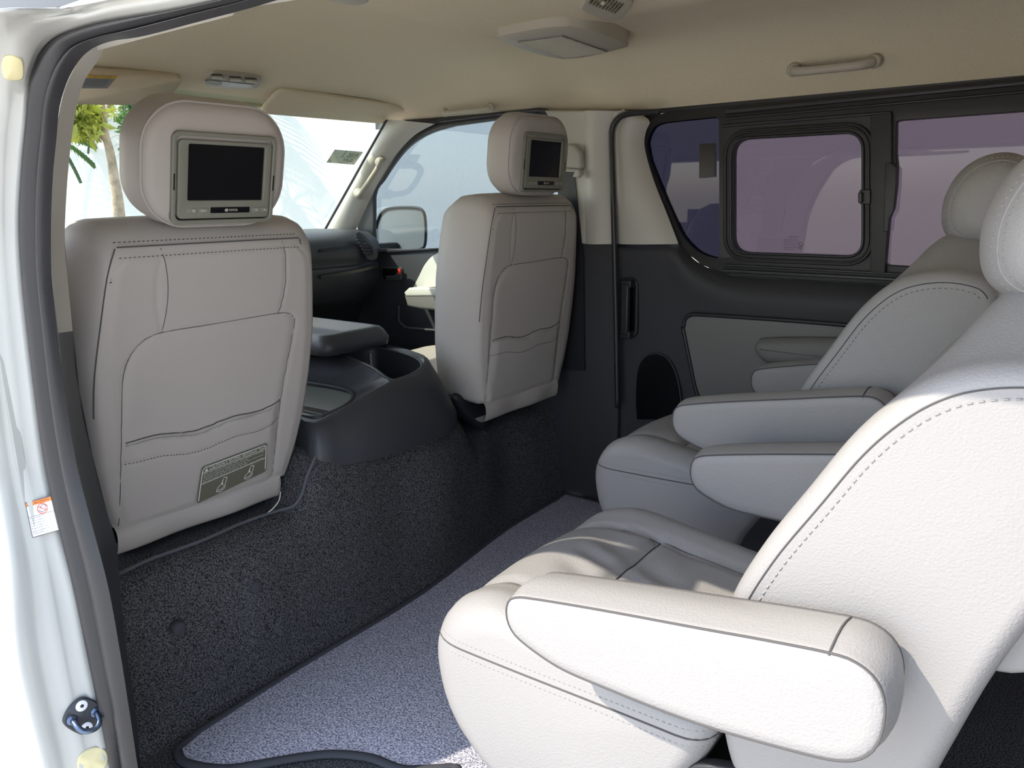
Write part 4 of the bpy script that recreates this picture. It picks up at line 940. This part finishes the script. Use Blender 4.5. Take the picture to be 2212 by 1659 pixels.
    for cx_, w_ in ((-0.064, 0.019), (-0.0415, 0.019), (0.0665, 0.0165), (0.0845, 0.0155)):
        plate('button', atx([Vector((0, x, y)) for x, y in rrect(cx_, y0, w_, 0.0085, 0.002, 3)], 0.0155), (0.002, 0, 0), M['button'], mon, bev=0.0006)
    plate('logo_strip', atx([Vector((0, x, y)) for x, y in rrect(0.012, y0+0.0005, 0.080, 0.0105, 0.001, 2)], 0.016), (0.001, 0, 0), M['screen'], mon)
    def flatq(name, geo, x0, z0, x1, z1, m, X, par):
        me = bpy.data.meshes.new(name); me.from_pydata([(X, x0+(x1-x0)*v.x, z0+(z1-z0)*v.y) for v in geo[0]], [], geo[1]); me.materials.append(m)
        o = bpy.data.objects.new(name, me); link(o, par); return o
    flatq('lettering', fittext('TOYOTA', 0, 0, 1, 1), 0.0085, y0-0.0018, 0.0265, y0+0.0025, M['print'], 0.0174, mon)
    ell = lambda cx, cy, rx, ry: linegeo([(cx+rx*math.cos(a*0.3927), cy+ry*math.sin(a*0.3927)) for a in range(17)], 0.09)
    flatq('emblem', merge([ell(.5, .5, .45, .42), ell(.5, .62, .25, .2), ell(.5, .5, .14, .42)]), 0.0, y0-0.0027, 0.0075, y0+0.0033, M['print'], 0.0174, mon)
    flatq('lettering', fittext('MENU', 0, 0, 1, 1), -0.0475, y0-0.0014, -0.0365, y0+0.0014, M['print'], 0.0179, mon)
    flatq('lettering', merge([linegeo([(0.3, .7), (.5, .3), (.7, .7)], .12)]), 0.062, y0-0.003, 0.071, y0+0.003, M['print'], 0.0179, mon)
    flatq('lettering', merge([linegeo([(0.3, .3), (.5, .7), (.7, .3)], .12)]), 0.080, y0-0.003, 0.089, y0+0.003, M['print'], 0.0179, mon)
    flatq('lettering', merge([ell(.5, .5, .2, .3)]), -0.066, y0-0.003, -0.056, y0+0.003, M['print'], 0.0179, mon)
    for s, u in ((-1, -0.0975), (1, 0.101)): plate('side_slot', atx([Vector((0, x, y)) for x, y in rrect(u, 0.722, 0.002, 0.028, 0.0008, 2)], 0.0155), (0.0012, 0, 0), M['screen'], mon)
    # cushion and hidden base
    sec = []
    for y in (-0.195, -0.19, -0.16, -0.1, 0, 0.1, 0.16, 0.19, 0.195):
        s = 0.9 if abs(y) > 0.193 else (0.97 if abs(y) > 0.185 else 1); b = 0.02 if abs(y) > .15 else 0
        pts = [(-0.12, 0.02), (-0.12, 0.10), (-0.14, 0.13+b), (-0.3, 0.12+b), (-0.5, 0.14+b), (-0.60, 0.12), (-0.63, 0.06), (-0.58, 0.0), (-0.3, -0.01)]
        cx_, cz_ = -0.38, 0.06
        sec.append([Vector((cx_+(x-cx_)*s, y, cz_+(z*0.70-0.035-cz_)*s)) for x, z in pts])
    mk('seat_cushion', *loft(sec), M['fleath'], root, subs=2)
    return root
fs1 = front_seat()
for s in list(fs1.children): pass
def copy_tree(o, parent=None):
    c = o.copy(); COL.objects.link(c); c.parent = parent
    for ch in list(o.children): copy_tree(ch, c)
    return c
fs2 = copy_tree(fs1)
fs1.matrix_world = Matrix.Translation((-1.45, 0.826, 0.34)) @ Matrix.Rotation(math.radians(13.6), 4, 'Y')
fs2.matrix_world = Matrix.Translation((-1.36, 1.842, 0.38)) @ Matrix.Rotation(math.radians(5.5), 4, 'Y')
tag(fs1, 'nearest warm grey leather front seat seen from behind, with caution label on its back', 'car seat', 'front seats')
tag(fs2, 'farther warm grey leather front seat, beside the far front door', 'car seat', 'front seats')
M1 = fs1.matrix_basis.copy()
# caution label on the near seat only (in the seat's frame)
cl = None
def cap_label():
    P = [(-0.036+0.024-0.024, 0.066), (0.131, 0.090), (0.129, 0.161), (-0.027, 0.150)]
    Q = [Vector((0.016, u, v)) for u, v in P]
    def q2(name, geo, X, m, par, asp):
        bl, br, tr, tl = Q; V = []
        for v in geo[0]:
            x = v.x; y = v.y/asp; p = bl*(1-x)*(1-y)+br*x*(1-y)+tr*x*y+tl*(1-x)*y; V.append((p.x+X, p.y, p.z))
        me = bpy.data.meshes.new(name); me.from_pydata(V, [], geo[1]); me.materials.append(m)
        o = bpy.data.objects.new(name, me); COL.objects.link(o); o.parent = par; return o
    A = 0.47
    cl = q2('caution_label', ([Vector((x, y, 0)) for x, y in rrect(0.5, A/2, 1.0, A, 0.04, 6)], [tuple(range(28))]), 0.0, M['olive'], fs1, A)
    cl['label'] = 'olive caution label with pale lettering and two seat drawings'
    g = [linegeo([(0.02, 0.03), (0.02, A-0.05), (0.05, A-0.02), (0.95, A-0.02), (0.98, A-0.05), (0.98, 0.05)], 0.012), linegeo([(0.02, A-0.085), (0.98, A-0.085)], 0.007), linegeo([(0.02, 0.24), (0.98, 0.24)], 0.007),
         fittext('CAUTION', 0.12, A-0.075, 0.34, A-0.035), linegeo([(0.37, A-0.08), (0.37, A-0.03)], 0.006), fittext('SECOND  SEAT(Swivel  Type)', 0.40, A-0.08, 0.96, A-0.033), ([Vector((0.05, A-0.075, 0)), Vector((0.10, A-0.075, 0)), Vector((0.075, A-0.035, 0))], [(0, 1, 2)])]
    for i, s in enumerate(('Do not swivel the seat while the vehicle is moving', 'Be sure to lock the seat facing forward or rearward', 'Forward facing: slide the seat to the rearmost', 'position and set the seatback upright', 'Do not allow anyone to touch the seat when moving')):
        g.append(fittext(s, 0.05, A-0.115-i*0.028, 0.94-(0.25 if i in (1, 3) else 0), A-0.095-i*0.028))
    for cx_ in (0.32, 0.72):
        pts = [(0, .05), (.06, .02), (.12, .05), (.12, .10), (.14, .19), (.10, .21), (.08, .18), (.06, .12), (.02, .10), (0, .05)]
        g.append(linegeo([(cx_+a-.06, b+0.0) for a, b in pts], 0.008)); g.append(linegeo([(cx_-.04, .06), (cx_+.02, .05), (cx_+.05, .09)], 0.008)); g.append(linegeo([(cx_+.02, .17), (cx_+.01, .13), (cx_+.03, .11)], 0.016))
    q2('lettering', merge(g), 0.0006, M['print'], cl, A)
cap_label()
# wire under the near seat + dark mechanism
uw = thing('seat_mechanism', 'black seat mount with loose wire showing under the near front seat', 'seat mount', (-1.6, 0.83, 0.33))
box('mount_box', -1.90, -1.52, 0.68, 0.98, 0.322, 0.336, M['screen'], uw, bev=0.004)
tube('loose_wire', cr([UX(606, 1062, -1.40), UX(603, 1080, -1.40), UX(592, 1096, -1.40), UX(578, 1108, -1.41)], 5), 0.0012, M['print'], uw, sides=6)
uw2 = thing('seat_mechanism', 'black rounded seat mount under the farther front seat', 'seat mount', (-1.6, 1.84, 0.33))
pillow('mount_cover', cr([UX(x, y, -1.44) for x, y in ((975, 852), (1010, 850), (1040, 870), (1050, 905), (1040, 930), (1000, 905), (980, 880))], 4, closed=True), 0.03, M['black'], uw2, nrm=(1, 0, 0))
box('mount_box', -1.85, -1.54, 1.74, 1.94, 0.322, 0.336, M['black'], uw2, bev=0.004)

# ------------------------------------------------------------------ captain seats (world coords of the near one; floor origin)
def captain():
    root = thing('captain_seat', 'x', 'car seat', (0, 0, 0))
    yc = 1.0; hw = 0.245
    # --- cushion: slices across y
    prof0 = [(-0.30, 0.40), (-0.40, 0.405), (-0.50, 0.418), (-0.58, 0.428), (-0.64, 0.430), (-0.69, 0.418), (-0.735, 0.39), (-0.756, 0.35), (-0.756, 0.30), (-0.74, 0.245), (-0.705, 0.20), (-0.65, 0.165), (-0.56, 0.155), (-0.45, 0.15), (-0.39, 0.16), (-0.37, 0.20), (-0.345, 0.27), (-0.30, 0.35)]
    P0 = resample(cr([Vector((x, 0, z)) for x, z in prof0], 6, closed=True), 150, closed=True); c0 = Vector((-0.50, 0, 0.29))
    ysl = [-1.0, -0.995, -0.985, -0.965, -0.93, -0.88]+[-0.82+i*0.04 for i in range(42)]+[0.88, 0.93, 0.965, 0.985, 0.995, 1.0]
    def grooves(x, y):
        a = abs(y); b = 0.150+0.015*sstep(-0.45, -0.65, -abs(x))
        ln = 0.148-0.02*sstep(-0.52, -0.68, x) if x < -0.5 else 0.148
        g = 0.010*math.exp(-((a-ln)/0.007)**2)
        if a < 0.15: g += 0.011*math.exp(-((x+0.550)/0.007)**2)*sstep(0.155, 0.14, a)
        # gathers running off the cross seam
        if a < 0.145:
            wv = math.sin(y*88+math.sin(y*31)*1.5+x*20)*0.5+0.5
            g += 0.0065*wv*(math.exp(-((x+0.595)/0.035)**2)+math.exp(-((x+0.505)/0.035)**2))
        return g
    rings = []
    for s in ysl:
        y = s*hw; e = 1.0
        a = abs(s); k = 1-0.10*(1-math.sqrt(max(0, 1-((a-0.86)/0.14)**2))) if a > 0.86 else 1.0
        k = 1-0.12*(1-math.sqrt(max(0, 1-((a-0.86)/0.14)**2)))*1.6 if a > 0.86 else 1.0
        # plan rounding of the front
        fr = 0.020*(a**2.6)
        r = []
        for p in P0:
            x = c0.x+(p.x-c0.x)*k; z = c0.z+(p.z-c0.z)*k
            if x < -0.55: x += fr*min(1, (-0.55-x)/0.12)
            top = sstep(0.36, 0.41, p.z)
            if top > 0 and p.x < -0.29:
                z += top*(0.012*math.exp(-((abs(y)-0.195)/0.035)**2)-0.010*math.exp(-(y/0.12)**2)*sstep(-0.66, -0.5, x)*0.6+0.006*math.exp(-(y/0.11)**2)*sstep(-0.5, -0.6, x)); z -= top*grooves(x, y)
            r.append(Vector((x, yc+y, z)))
        rings.append(r)
    cu = mk('seat_cushion', *loft(rings), M['rleath'], root)
    B = bvhof(cu)
    def dn(x, y, off=0.0):
        l, n, i, s = B.ray_cast(Vector((x, yc+y, 0.8)), Vector((0, 0, -1))); return (l+Vector((0, 0, off))) if l else Vector((x, yc+y, 0.42))
    for s in (-1, 1):
        pts = [dn(-0.32-0.38*k/40, s*(0.148-0.02*sstep(-0.52, -0.68, -0.32-0.38*k/40)), 0.0) for k in range(41)]
        tube('seam', pts, 0.0011, M['seam'], root, sides=5)
    tube('seam', [dn(-0.550, -0.147+0.294*k/30, 0.0) for k in range(31)], 0.0012, M['seam'], root, sides=5)
    # --- side boxing seam around the cushion, with stitches
    def sidept(s, x, z, o=0.0):
        l, n, i, t = B.ray_cast(Vector((x, yc+s*0.5, z)), Vector((0, -s, 0))); return l+n*o if l else None
    Bf = B
    def around(dz, off):
        path = []
        for k in range(121):
            th = math.radians(-138+276*k/120); dv = Vector((-math.cos(th), math.sin(th), 0)); z = 0.368-0.010*math.cos(th)+dz
            cpt = Vector((-0.50, yc, z)); l, n, i, t = B.ray_cast(cpt+dv*0.8, -dv)
            if l and (l-cpt).length < 0.36: path.append(l+n*off)
        return path
    tube('seam', around(0, 0.0003), 0.0013, M['seam'], root, sides=5)
    dashes('stitching', around(0.011, 0.0003), M['thread'], root)
    dashes('stitching', around(-0.011, 0.0003), M['thread'], root)
    # --- backrest: slices across y, side profile to centre profile
    side = [(-0.285, 0.50), (-0.283, 0.56), (-0.252, 0.635), (-0.208, 0.712), (-0.172, 0.773), (-0.138, 0.815), (-0.105, 0.842), (-0.070, 0.857), (-0.03, 0.864), (0.01, 0.862), (0.045, 0.850), (0.065, 0.82), (0.06, 0.77), (0.03, 0.70), (0.0, 0.64), (-0.030, 0.56), (-0.058, 0.46), (-0.085, 0.36), (-0.12, 0.31), (-0.19, 0.30), (-0.255, 0.32), (-0.285, 0.40)]
    cen = [(-0.235, 0.50), (-0.230, 0.56), (-0.205, 0.64), (-0.168, 0.72), (-0.135, 0.79), (-0.110, 0.845), (-0.085, 0.89), (-0.055, 0.918), (-0.015, 0.930), (0.03, 0.925), (0.065, 0.905), (0.082, 0.865), (0.075, 0.79), (0.045, 0.71), (0.012, 0.64), (-0.020, 0.56), (-0.050, 0.46), (-0.080, 0.36), (-0.12, 0.31), (-0.17, 0.30), (-0.215, 0.32), (-0.235, 0.40)]
    PS = resample(cr([Vector((x, 0, z)) for x, z in side], 6, closed=True), 132, closed=True); PC = resample(cr([Vector((x, 0, z)) for x, z in cen], 6, closed=True), 132, closed=True)
    PS = cr([Vector((x, 0, z)) for x, z in side], 6, closed=True); PC = cr([Vector((x, 0, z)) for x, z in cen], 6, closed=True)
    bw = 0.242; rings = []
    ysl = [-1.0, -0.998, -0.99, -0.975, -0.955, -0.93, -0.90]+[-0.86+i*0.04 for i in range(44)]+[0.90, 0.93, 0.955, 0.975, 0.99, 0.998, 1.0]
    cb = Vector((-0.12, 0, 0.58))
    for s in ysl:
        a = abs(s); t = sstep(0.95, 0.25, a); shrink = 0.022*(1-math.sqrt(max(0, 1-((a-0.90)/0.10)**2))) if a > 0.90 else 0
        r = []
        for i in range(len(PS)):
            p = PS[i].lerp(PC[i], t); tl_ = (PS[(i+1) % len(PS)]-PS[i-1]).normalized(); nn = Vector((tl_.z, 0, -tl_.x))
            if nn.dot(cb-p) < 0: nn = -nn
            p = p+nn*shrink
            # narrower low down
            yw = 1-0.04*sstep(0.5, 0.3, p.z)
            g = 0
            r.append(Vector((p.x, yc+s*bw*yw, p.z)))
        rings.append(r)
    bk_ = mk('backrest', *loft(rings), M['rleath'], root)
    BB = bvhof(bk_)
    def edgepath(s, inx, off):
        """seam on the side face a little inside the outline"""
        path = []
        for i in range(6, 66):
            tl_ = (PS[(i+1) % len(PS)]-PS[i-1]).normalized(); nn = Vector((tl_.z, 0, -tl_.x)); p = PS[i]
            if nn.dot(cb-p) < 0: nn = -nn
            q = p+nn*inx; l, n, k, t = BB.ray_cast(Vector((q.x, yc+s*0.6, q.z)), Vector((0, -s, 0)))
            if l: path.append(l+n*off)
        return path
    for s in (-1, 1):
        tube('seam', edgepath(s, 0.020, 0.0002), 0.0010, M['seam'], root, sides=5)
        dashes('stitching', edgepath(s, 0.030, 0.0003), M['thread'], root, r=0.0009, step=0.009)
    # rear grab flange low on the outer side of the back
    mk('back_skirt', *loft([[Vector((x, yc+y, z)) for x, z in ((-0.06, 0.64), (0.012, 0.645), (0.030, 0.625), (0.014, 0.57), (-0.025, 0.545), (-0.08, 0.56))] for y in (-0.20, -0.19, 0.19, 0.20)]), M['rleath'], root, subs=2)
    # --- headrest
    HP = [(-0.118, 0.965), (-0.117, 1.01), (-0.098, 1.055), (-0.065, 1.083), (-0.025, 1.092), (0.012, 1.080), (0.034, 1.05), (0.040, 1.00), (0.030, 0.955), (0.005, 0.925), (-0.035, 0.912), (-0.075, 0.918), (-0.105, 0.935)]
    HP = cr([Vector((x, 0, z)) for x, z in HP], 6, closed=True); hc = sum(HP, Vector())/len(HP); rings = []
    for k in range(41):
        th = -math.pi/2+math.pi*k/40; s = math.sin(th); sc = abs(math.cos(th))**0.42
        y = 0.135*s; sc2 = sc if abs(s) > 0.6 else max(sc, 0.0)
        rings.append([Vector((hc.x+(p.x-hc.x)*(sc*0.98+0.02)+0.02*s*s, yc+y, hc.z+(p.z-hc.z)*(sc*0.98+0.02))) for p in HP])
    hr = mk('headrest', *loft(rings), M['rleath'], root); HB = bvhof(hr)
    for s in (-1, 1):
        for sc, nm in ((0.80, 'seam'), (0.74, 'stitching'), (0.88, 'stitching')):
            path = []
            for p in HP+[HP[0]]:
                q = hc+(p-hc)*sc; l, n, k, t = HB.ray_cast(Vector((q.x+0.01, yc+s*0.5, q.z)), Vector((0, -s, 0)))
                if l: path.append(l+n*0.0003)
            if nm == 'seam': tube('seam', path, 0.0010, M['thread'], hr, sides=5)
            else: dashes('stitching', path, M['thread'], hr, r=0.0008)
    for y in (-0.05, 0.05): mk('headrest_post', *tubegeo([Vector((-0.02, yc+y, 0.86)), Vector((-0.035, yc+y, 0.95))], 0.007, 10), M['chrome'], root)
    # --- base
    base = mk('seat_base', *merge([boxgeo(-0.58, -0.10, yc-0.19, yc+0.19, 0.05, 0.16), boxgeo(-0.60, 0.02, yc-0.21, yc-0.17, 0.012, 0.06), boxgeo(-0.60, 0.02, yc+0.17, yc+0.21, 0.012, 0.06)]), M['black'], root, smooth=False, bev=0.006)
    for s in (-1, 1):
        hg = [Vector((x, yc+s*0.215, z)) for x, z in ((-0.40, 0.14), (-0.30, 0.12), (-0.20, 0.14), (-0.14, 0.24), (-0.14, 0.33), (-0.20, 0.36), (-0.27, 0.35), (-0.33, 0.32), (-0.37, 0.24))]
        plate('hinge_cover', cr(hg, 3, closed=True), (0, s*0.018, 0), M['black'], root, bev=0.004)
    return root
def armrest(Yout, side, outline_px=None, loc=(0, 0, 0)):
    """armrest modelled in the near seat's frame at lateral position Yout..Yout+0.08"""
    O = cr([Vector((x, 0, z)) for x, z in ARM], 6, closed=True); O = resample(O, 120, closed=True); c = sum(O, Vector())/120
    V = []; rings = []
    wd = 0.082
    def ins(d):
        out = []
        for i in range(120):
            t = (O[(i+1) % 120]-O[i-1]).normalized(); nn = Vector((t.z, 0, -t.x))
            if nn.dot(c-O[i]) < 0: nn = -nn
            out.append(O[i]+nn*d)
        return out
    for y, d in ((0.0, 0.016), (-0.0035, 0.006) if False else (0.0008, 0.006), (0.004, 0.0012), (0.010, 0.0), (0.025, -0.0035), (0.041, -0.005), (0.057, -0.0035), (0.072, 0.0), (0.078, 0.0012), (0.0812, 0.006), (0.082, 0.016)):
        rings.append([Vector((p.x, Yout+y, p.z)) for p in ins(d)])
    V, F = loft(rings)
    return V, F, [Vector((p.x, Yout+0.0030, p.z)) for p in ins(0.0018)], [Vector((p.x, Yout+0.079, p.z)) for p in ins(0.0018)], ins
apx = [(1088, 1325), (1092, 1300), (1108, 1290), (1150, 1293), (1300, 1318), (1500, 1355), (1650, 1382), (1790, 1410), (1850, 1432), (1895, 1472), (1915, 1530), (1905, 1600), (1875, 1640), (1820, 1652), (1720, 1632), (1500, 1568), (1300, 1490), (1200, 1445), (1120, 1388), (1095, 1355)]
ARM = [(UY(x, y, 0.66).x, UY(x, y, 0.66).z) for x, y in apx]
def add_arms(root, dy=0.0):
    for side, Y0 in ((-1, 0.66), (1, 1.262)):
        V, F, e1, e2, ins = armrest(Y0, side)
        sh = Vector((0, 0, 0)) if side < 0 else Vector((-0.035, 0, 0.014))
        ar = mk('armrest', [v+sh for v in V], F, M['rleath'], root)
        for e in (e1, e2): tube('armrest_seam', [p+sh for p in e], 0.0013, M['seam'], ar, sides=5, closed=True)
        # cross seam near the pivot
        x0 = ARM[7][0]; ys = [Y0+0.002+0.078*k/20 for k in range(21)]
        bb = BVHTree.FromPolygons(V, F); pts = []
        for y in ys:
            l, n, i, t = bb.ray_cast(Vector((x0, y, 0.9)), Vector((0, 0, -1)))
            if l: pts.append(l+Vector((0, 0, 0.0003))+sh)
        tube('armrest_seam', pts, 0.0012, M['seam'], ar, sides=5)
        st = []
        for i in range(20, 60):
            pass
        piv = Vector((-0.17, Y0+0.041, 0.545))+sh
        mk('pivot', *tubegeo([piv, piv+Vector((0, 0.06*(-side)*1.0+0.0, 0))], 0.03, 20), M['rleath'], root)
c1 = captain(); add_arms(c1)
c2 = copy_tree(c1)
tag(c1, 'nearest light grey leather captain seat, half in full sunlight', 'car seat', 'rear captain seats')
c1.location = (0, 0, 0)
tag(c2, 'farther light grey leather captain seat, shaded beside the far wall', 'car seat', 'rear captain seats')
c2.location = (-0.19, 0.785, 0.008)
for o in c2.children:
    if o.name.startswith('headrest'): o.location = (0.045, 0, -0.02)
for o in c2.children:
    if o.name.startswith('armrest'):
        o.location = (0.03, 0, 0.045) if sum(v.co.y for v in o.data.vertices)/len(o.data.vertices) < 1.0 else (0.03, -0.045, 0.0)
for o in list(c2.children)+list(c1.children):
    if o.name.startswith('armrest') and not (o.parent == c1 and sum(v.co.y for v in o.data.vertices)/len(o.data.vertices) < 1.0):
        k = 1.22; o.scale = (1, 1, k); o.location.z += 0.612*(1-k)
for o in c1.children:
    if o.name.startswith('headrest'): o.location = (0.012, 0, -0.028)

# ------------------------------------------------------------------ outside
gr = struct('floor_outside', None, mk('ground', *quadrect(-1, -1, 1, 1), M['ground']))
gr.scale = (14, 14, 1); gr.location = (-4, 2, -0.62); gr.name = 'ground'
A0 = Vector((-14.0, 0.57, -0.62)); A1 = Vector((-3.2, 5.6, -0.62)); A2 = Vector((9, 5.6, -0.62))
wv = Vector((0, 0, 4.6))
ew = mk('outdoor_wall', [A0, A1, A2, A0+wv, A1+wv, A2+wv], [(0, 1, 4, 3), (1, 2, 5, 4)], M['wall'], smooth=False); struct(None, o=ew)
ew.name = 'wall_outdoor'

# ------------------------------------------------------------------ trees seen through the windshield
def wallpt(px, py):
    d = ray(px, py); n = Vector((A1.y-A0.y, -(A1.x-A0.x), 0)).normalized(); t = (A0-EYE).dot(n)/d.dot(n); return EYE+d*t
def frondgeo(base, dirv, L, droop, nl=26, lw=0.014, ll=0.30):
    g = []; P = []; d = Vector(dirv).normalized(); side = d.cross(Vector((0, 0, 1))).normalized()
    for k in range(nl+1):
        t = k/nl; P.append(Vector(base)+d*L*t+Vector((0, 0, -droop*t*t)))
    g.append(tubegeo(P, 0.010, 4))
    for k in range(3, nl):
        t = k/nl; l_ = ll*math.sin(math.pi*min(1, t*0.9+0.08))**0.6
        for s in (-1, 1):
            tip = P[k]+side*s*l_*0.75+d*l_*0.55+Vector((0, 0, -l_*0.45)); m_ = P[k].lerp(tip, 0.45)+Vector((0, 0, 0.03)); q = d*lw
            g.append(([P[k]-q*0.6, P[k]+q*0.6, m_+q, m_-q, tip], [(0, 1, 2, 3), (3, 2, 4)]))
    return merge(g)
def leafcloud(px0, py0, px1, py1, X, n, sz, rnd, up=0.0):
    g = []
    for i in range(n):
        while True:
            u = rnd.random(); v = rnd.random()
            if ((u-.5)*2)**2+((v-.5)*2)**2 <= 1: break
        p = UX(px0+(px1-px0)*u, py0+(py1-py0)*v, X+rnd.uniform(-.25, .25))
        a = Vector((rnd.uniform(-1, 1), rnd.uniform(-1, 1), rnd.uniform(-1.2, 0.4))).normalized(); b = a.cross(Vector((rnd.random(), rnd.random(), rnd.random()))).normalized()
        l_ = sz*rnd.uniform(.6, 1.3); w_ = l_*0.22
        g.append(([p, p+a*l_*.5+b*w_, p+a*l_, p+a*l_*.5-b*w_], [(0, 1, 2, 3)]))
    return merge(g)
rnd = random.Random(3)
XT = -5.2
t1 = thing('broadleaf_tree', 'slender pale-trunked tree with yellow-green leaves seen through the windshield', 'tree', (XT, UX(262, 520, XT).y, -0.62))
tp = [UX(292, 900, XT)]+[UX(x, y, XT) for x, y in ((272, 560), (262, 500), (254, 430), (246, 380), (238, 330), (228, 290), (222, 240), (214, 190), (205, 120))]
tp[0].z = -0.62
P = cr(tp, 5); n = len(P); mk('trunk', *tubegeo(P, [0.045-0.034*i/n for i in range(n)], 10), M['bark'], t1)
for b_ in (((228, 296), (205, 270), (192, 250), (180, 235)), ((224, 262), (232, 235), (240, 215)), ((217, 246), (196, 225), (178, 205)), ((234, 312), (222, 300), (205, 285))):
    P = cr([UX(x, y, XT-0.02*i) for i, (x, y) in enumerate(b_)], 4); n = len(P); mk('branch', *tubegeo(P, [0.016-0.010*i/n for i in range(n)], 6), M['bark'], t1)
for q in ((110, 200, 215, 275, 320, .13), (150, 215, 225, 300, 170, .13), (150, 195, 270, 215, 120, .09), (232, 205, 256, 245, 26, .10), (150, 250, 215, 285, 90, .12)):
    o = mk('foliage', *leafcloud(*q[:4], XT, int(q[4]*1.6), q[5]*0.62, rnd), M['leafy'], t1, smooth=False); o['kind'] = 'stuff'
t2 = thing('hanging_vine', 'thin green vine hanging in front of the white wall beside the headrest', 'vine', UX(275, 290, -6))
for q in ((252, 212, 288, 262, 130), (258, 250, 290, 300, 110), (262, 290, 282, 335, 50)):
    o = mk('foliage', *leafcloud(*q[:4], -6.0, q[4], 0.055, rnd), M['leafg'], t2, smooth=False); o['kind'] = 'stuff'
tube('vine_stem', cr([UX(272, 190, -6), UX(270, 240, -6), UX(276, 290, -6), UX(272, 335, -6)], 5), 0.006, M['bark'], t2)
t3 = thing('small_palm', 'dark green fan-leaved palm at the left edge of the windshield', 'palm', (-5.6, UX(140, 320, -5.6).y, -0.62))
c_ = UX(122, 300, -5.6)
tube('trunk', [Vector((c_.x, c_.y-0.25, -0.62)), c_], 0.02, M['bark'], t3)
for k in range(11):
    a = 2*math.pi*k/11; o = mk('frond', *frondgeo(c_, (0.3*math.cos(a), math.cos(a), math.sin(a)+0.1), 0.23, 0.08, 12, 0.008, 0.09), M['leafd'] if k % 2 else M['leafg'], t3, smooth=False)
sd_ = SUN_DIR.normalized()
def palm(px, py, up, seed, label, nf=18, L=1.05):
    rr = random.Random(seed); W = wallpt(px, py); top = W-sd_*up
    t = thing('tall_palm', label, 'palm', (top.x+0.5, top.y-2.4, -0.62))
    tube('trunk', cr([Vector((top.x+0.5, top.y-2.4, -0.62)), Vector((top.x+0.35, top.y-1.7, top.z*0.5)), top], 6), 0.07, M['bark'], t, sides=10)
    for k in range(nf):
        a = 2*math.pi*k/nf+rr.uniform(-.2, .2); mk('frond', *frondgeo(top, (math.cos(a), math.sin(a), rr.uniform(0.1, 0.6)), L*rr.uniform(.8, 1.1), L*rr.uniform(.6, 1.0), 20, 0.011, 0.42), M['leafd'], t, smooth=False)
palm(215, 330, 1.7, 1, 'tall palm outside whose fronds shade the white wall at the left of the windshield')
palm(628, 440, 1.7, 5, 'tall palm outside whose fronds shade the white wall beside the near headrest', nf=14, L=1.0)
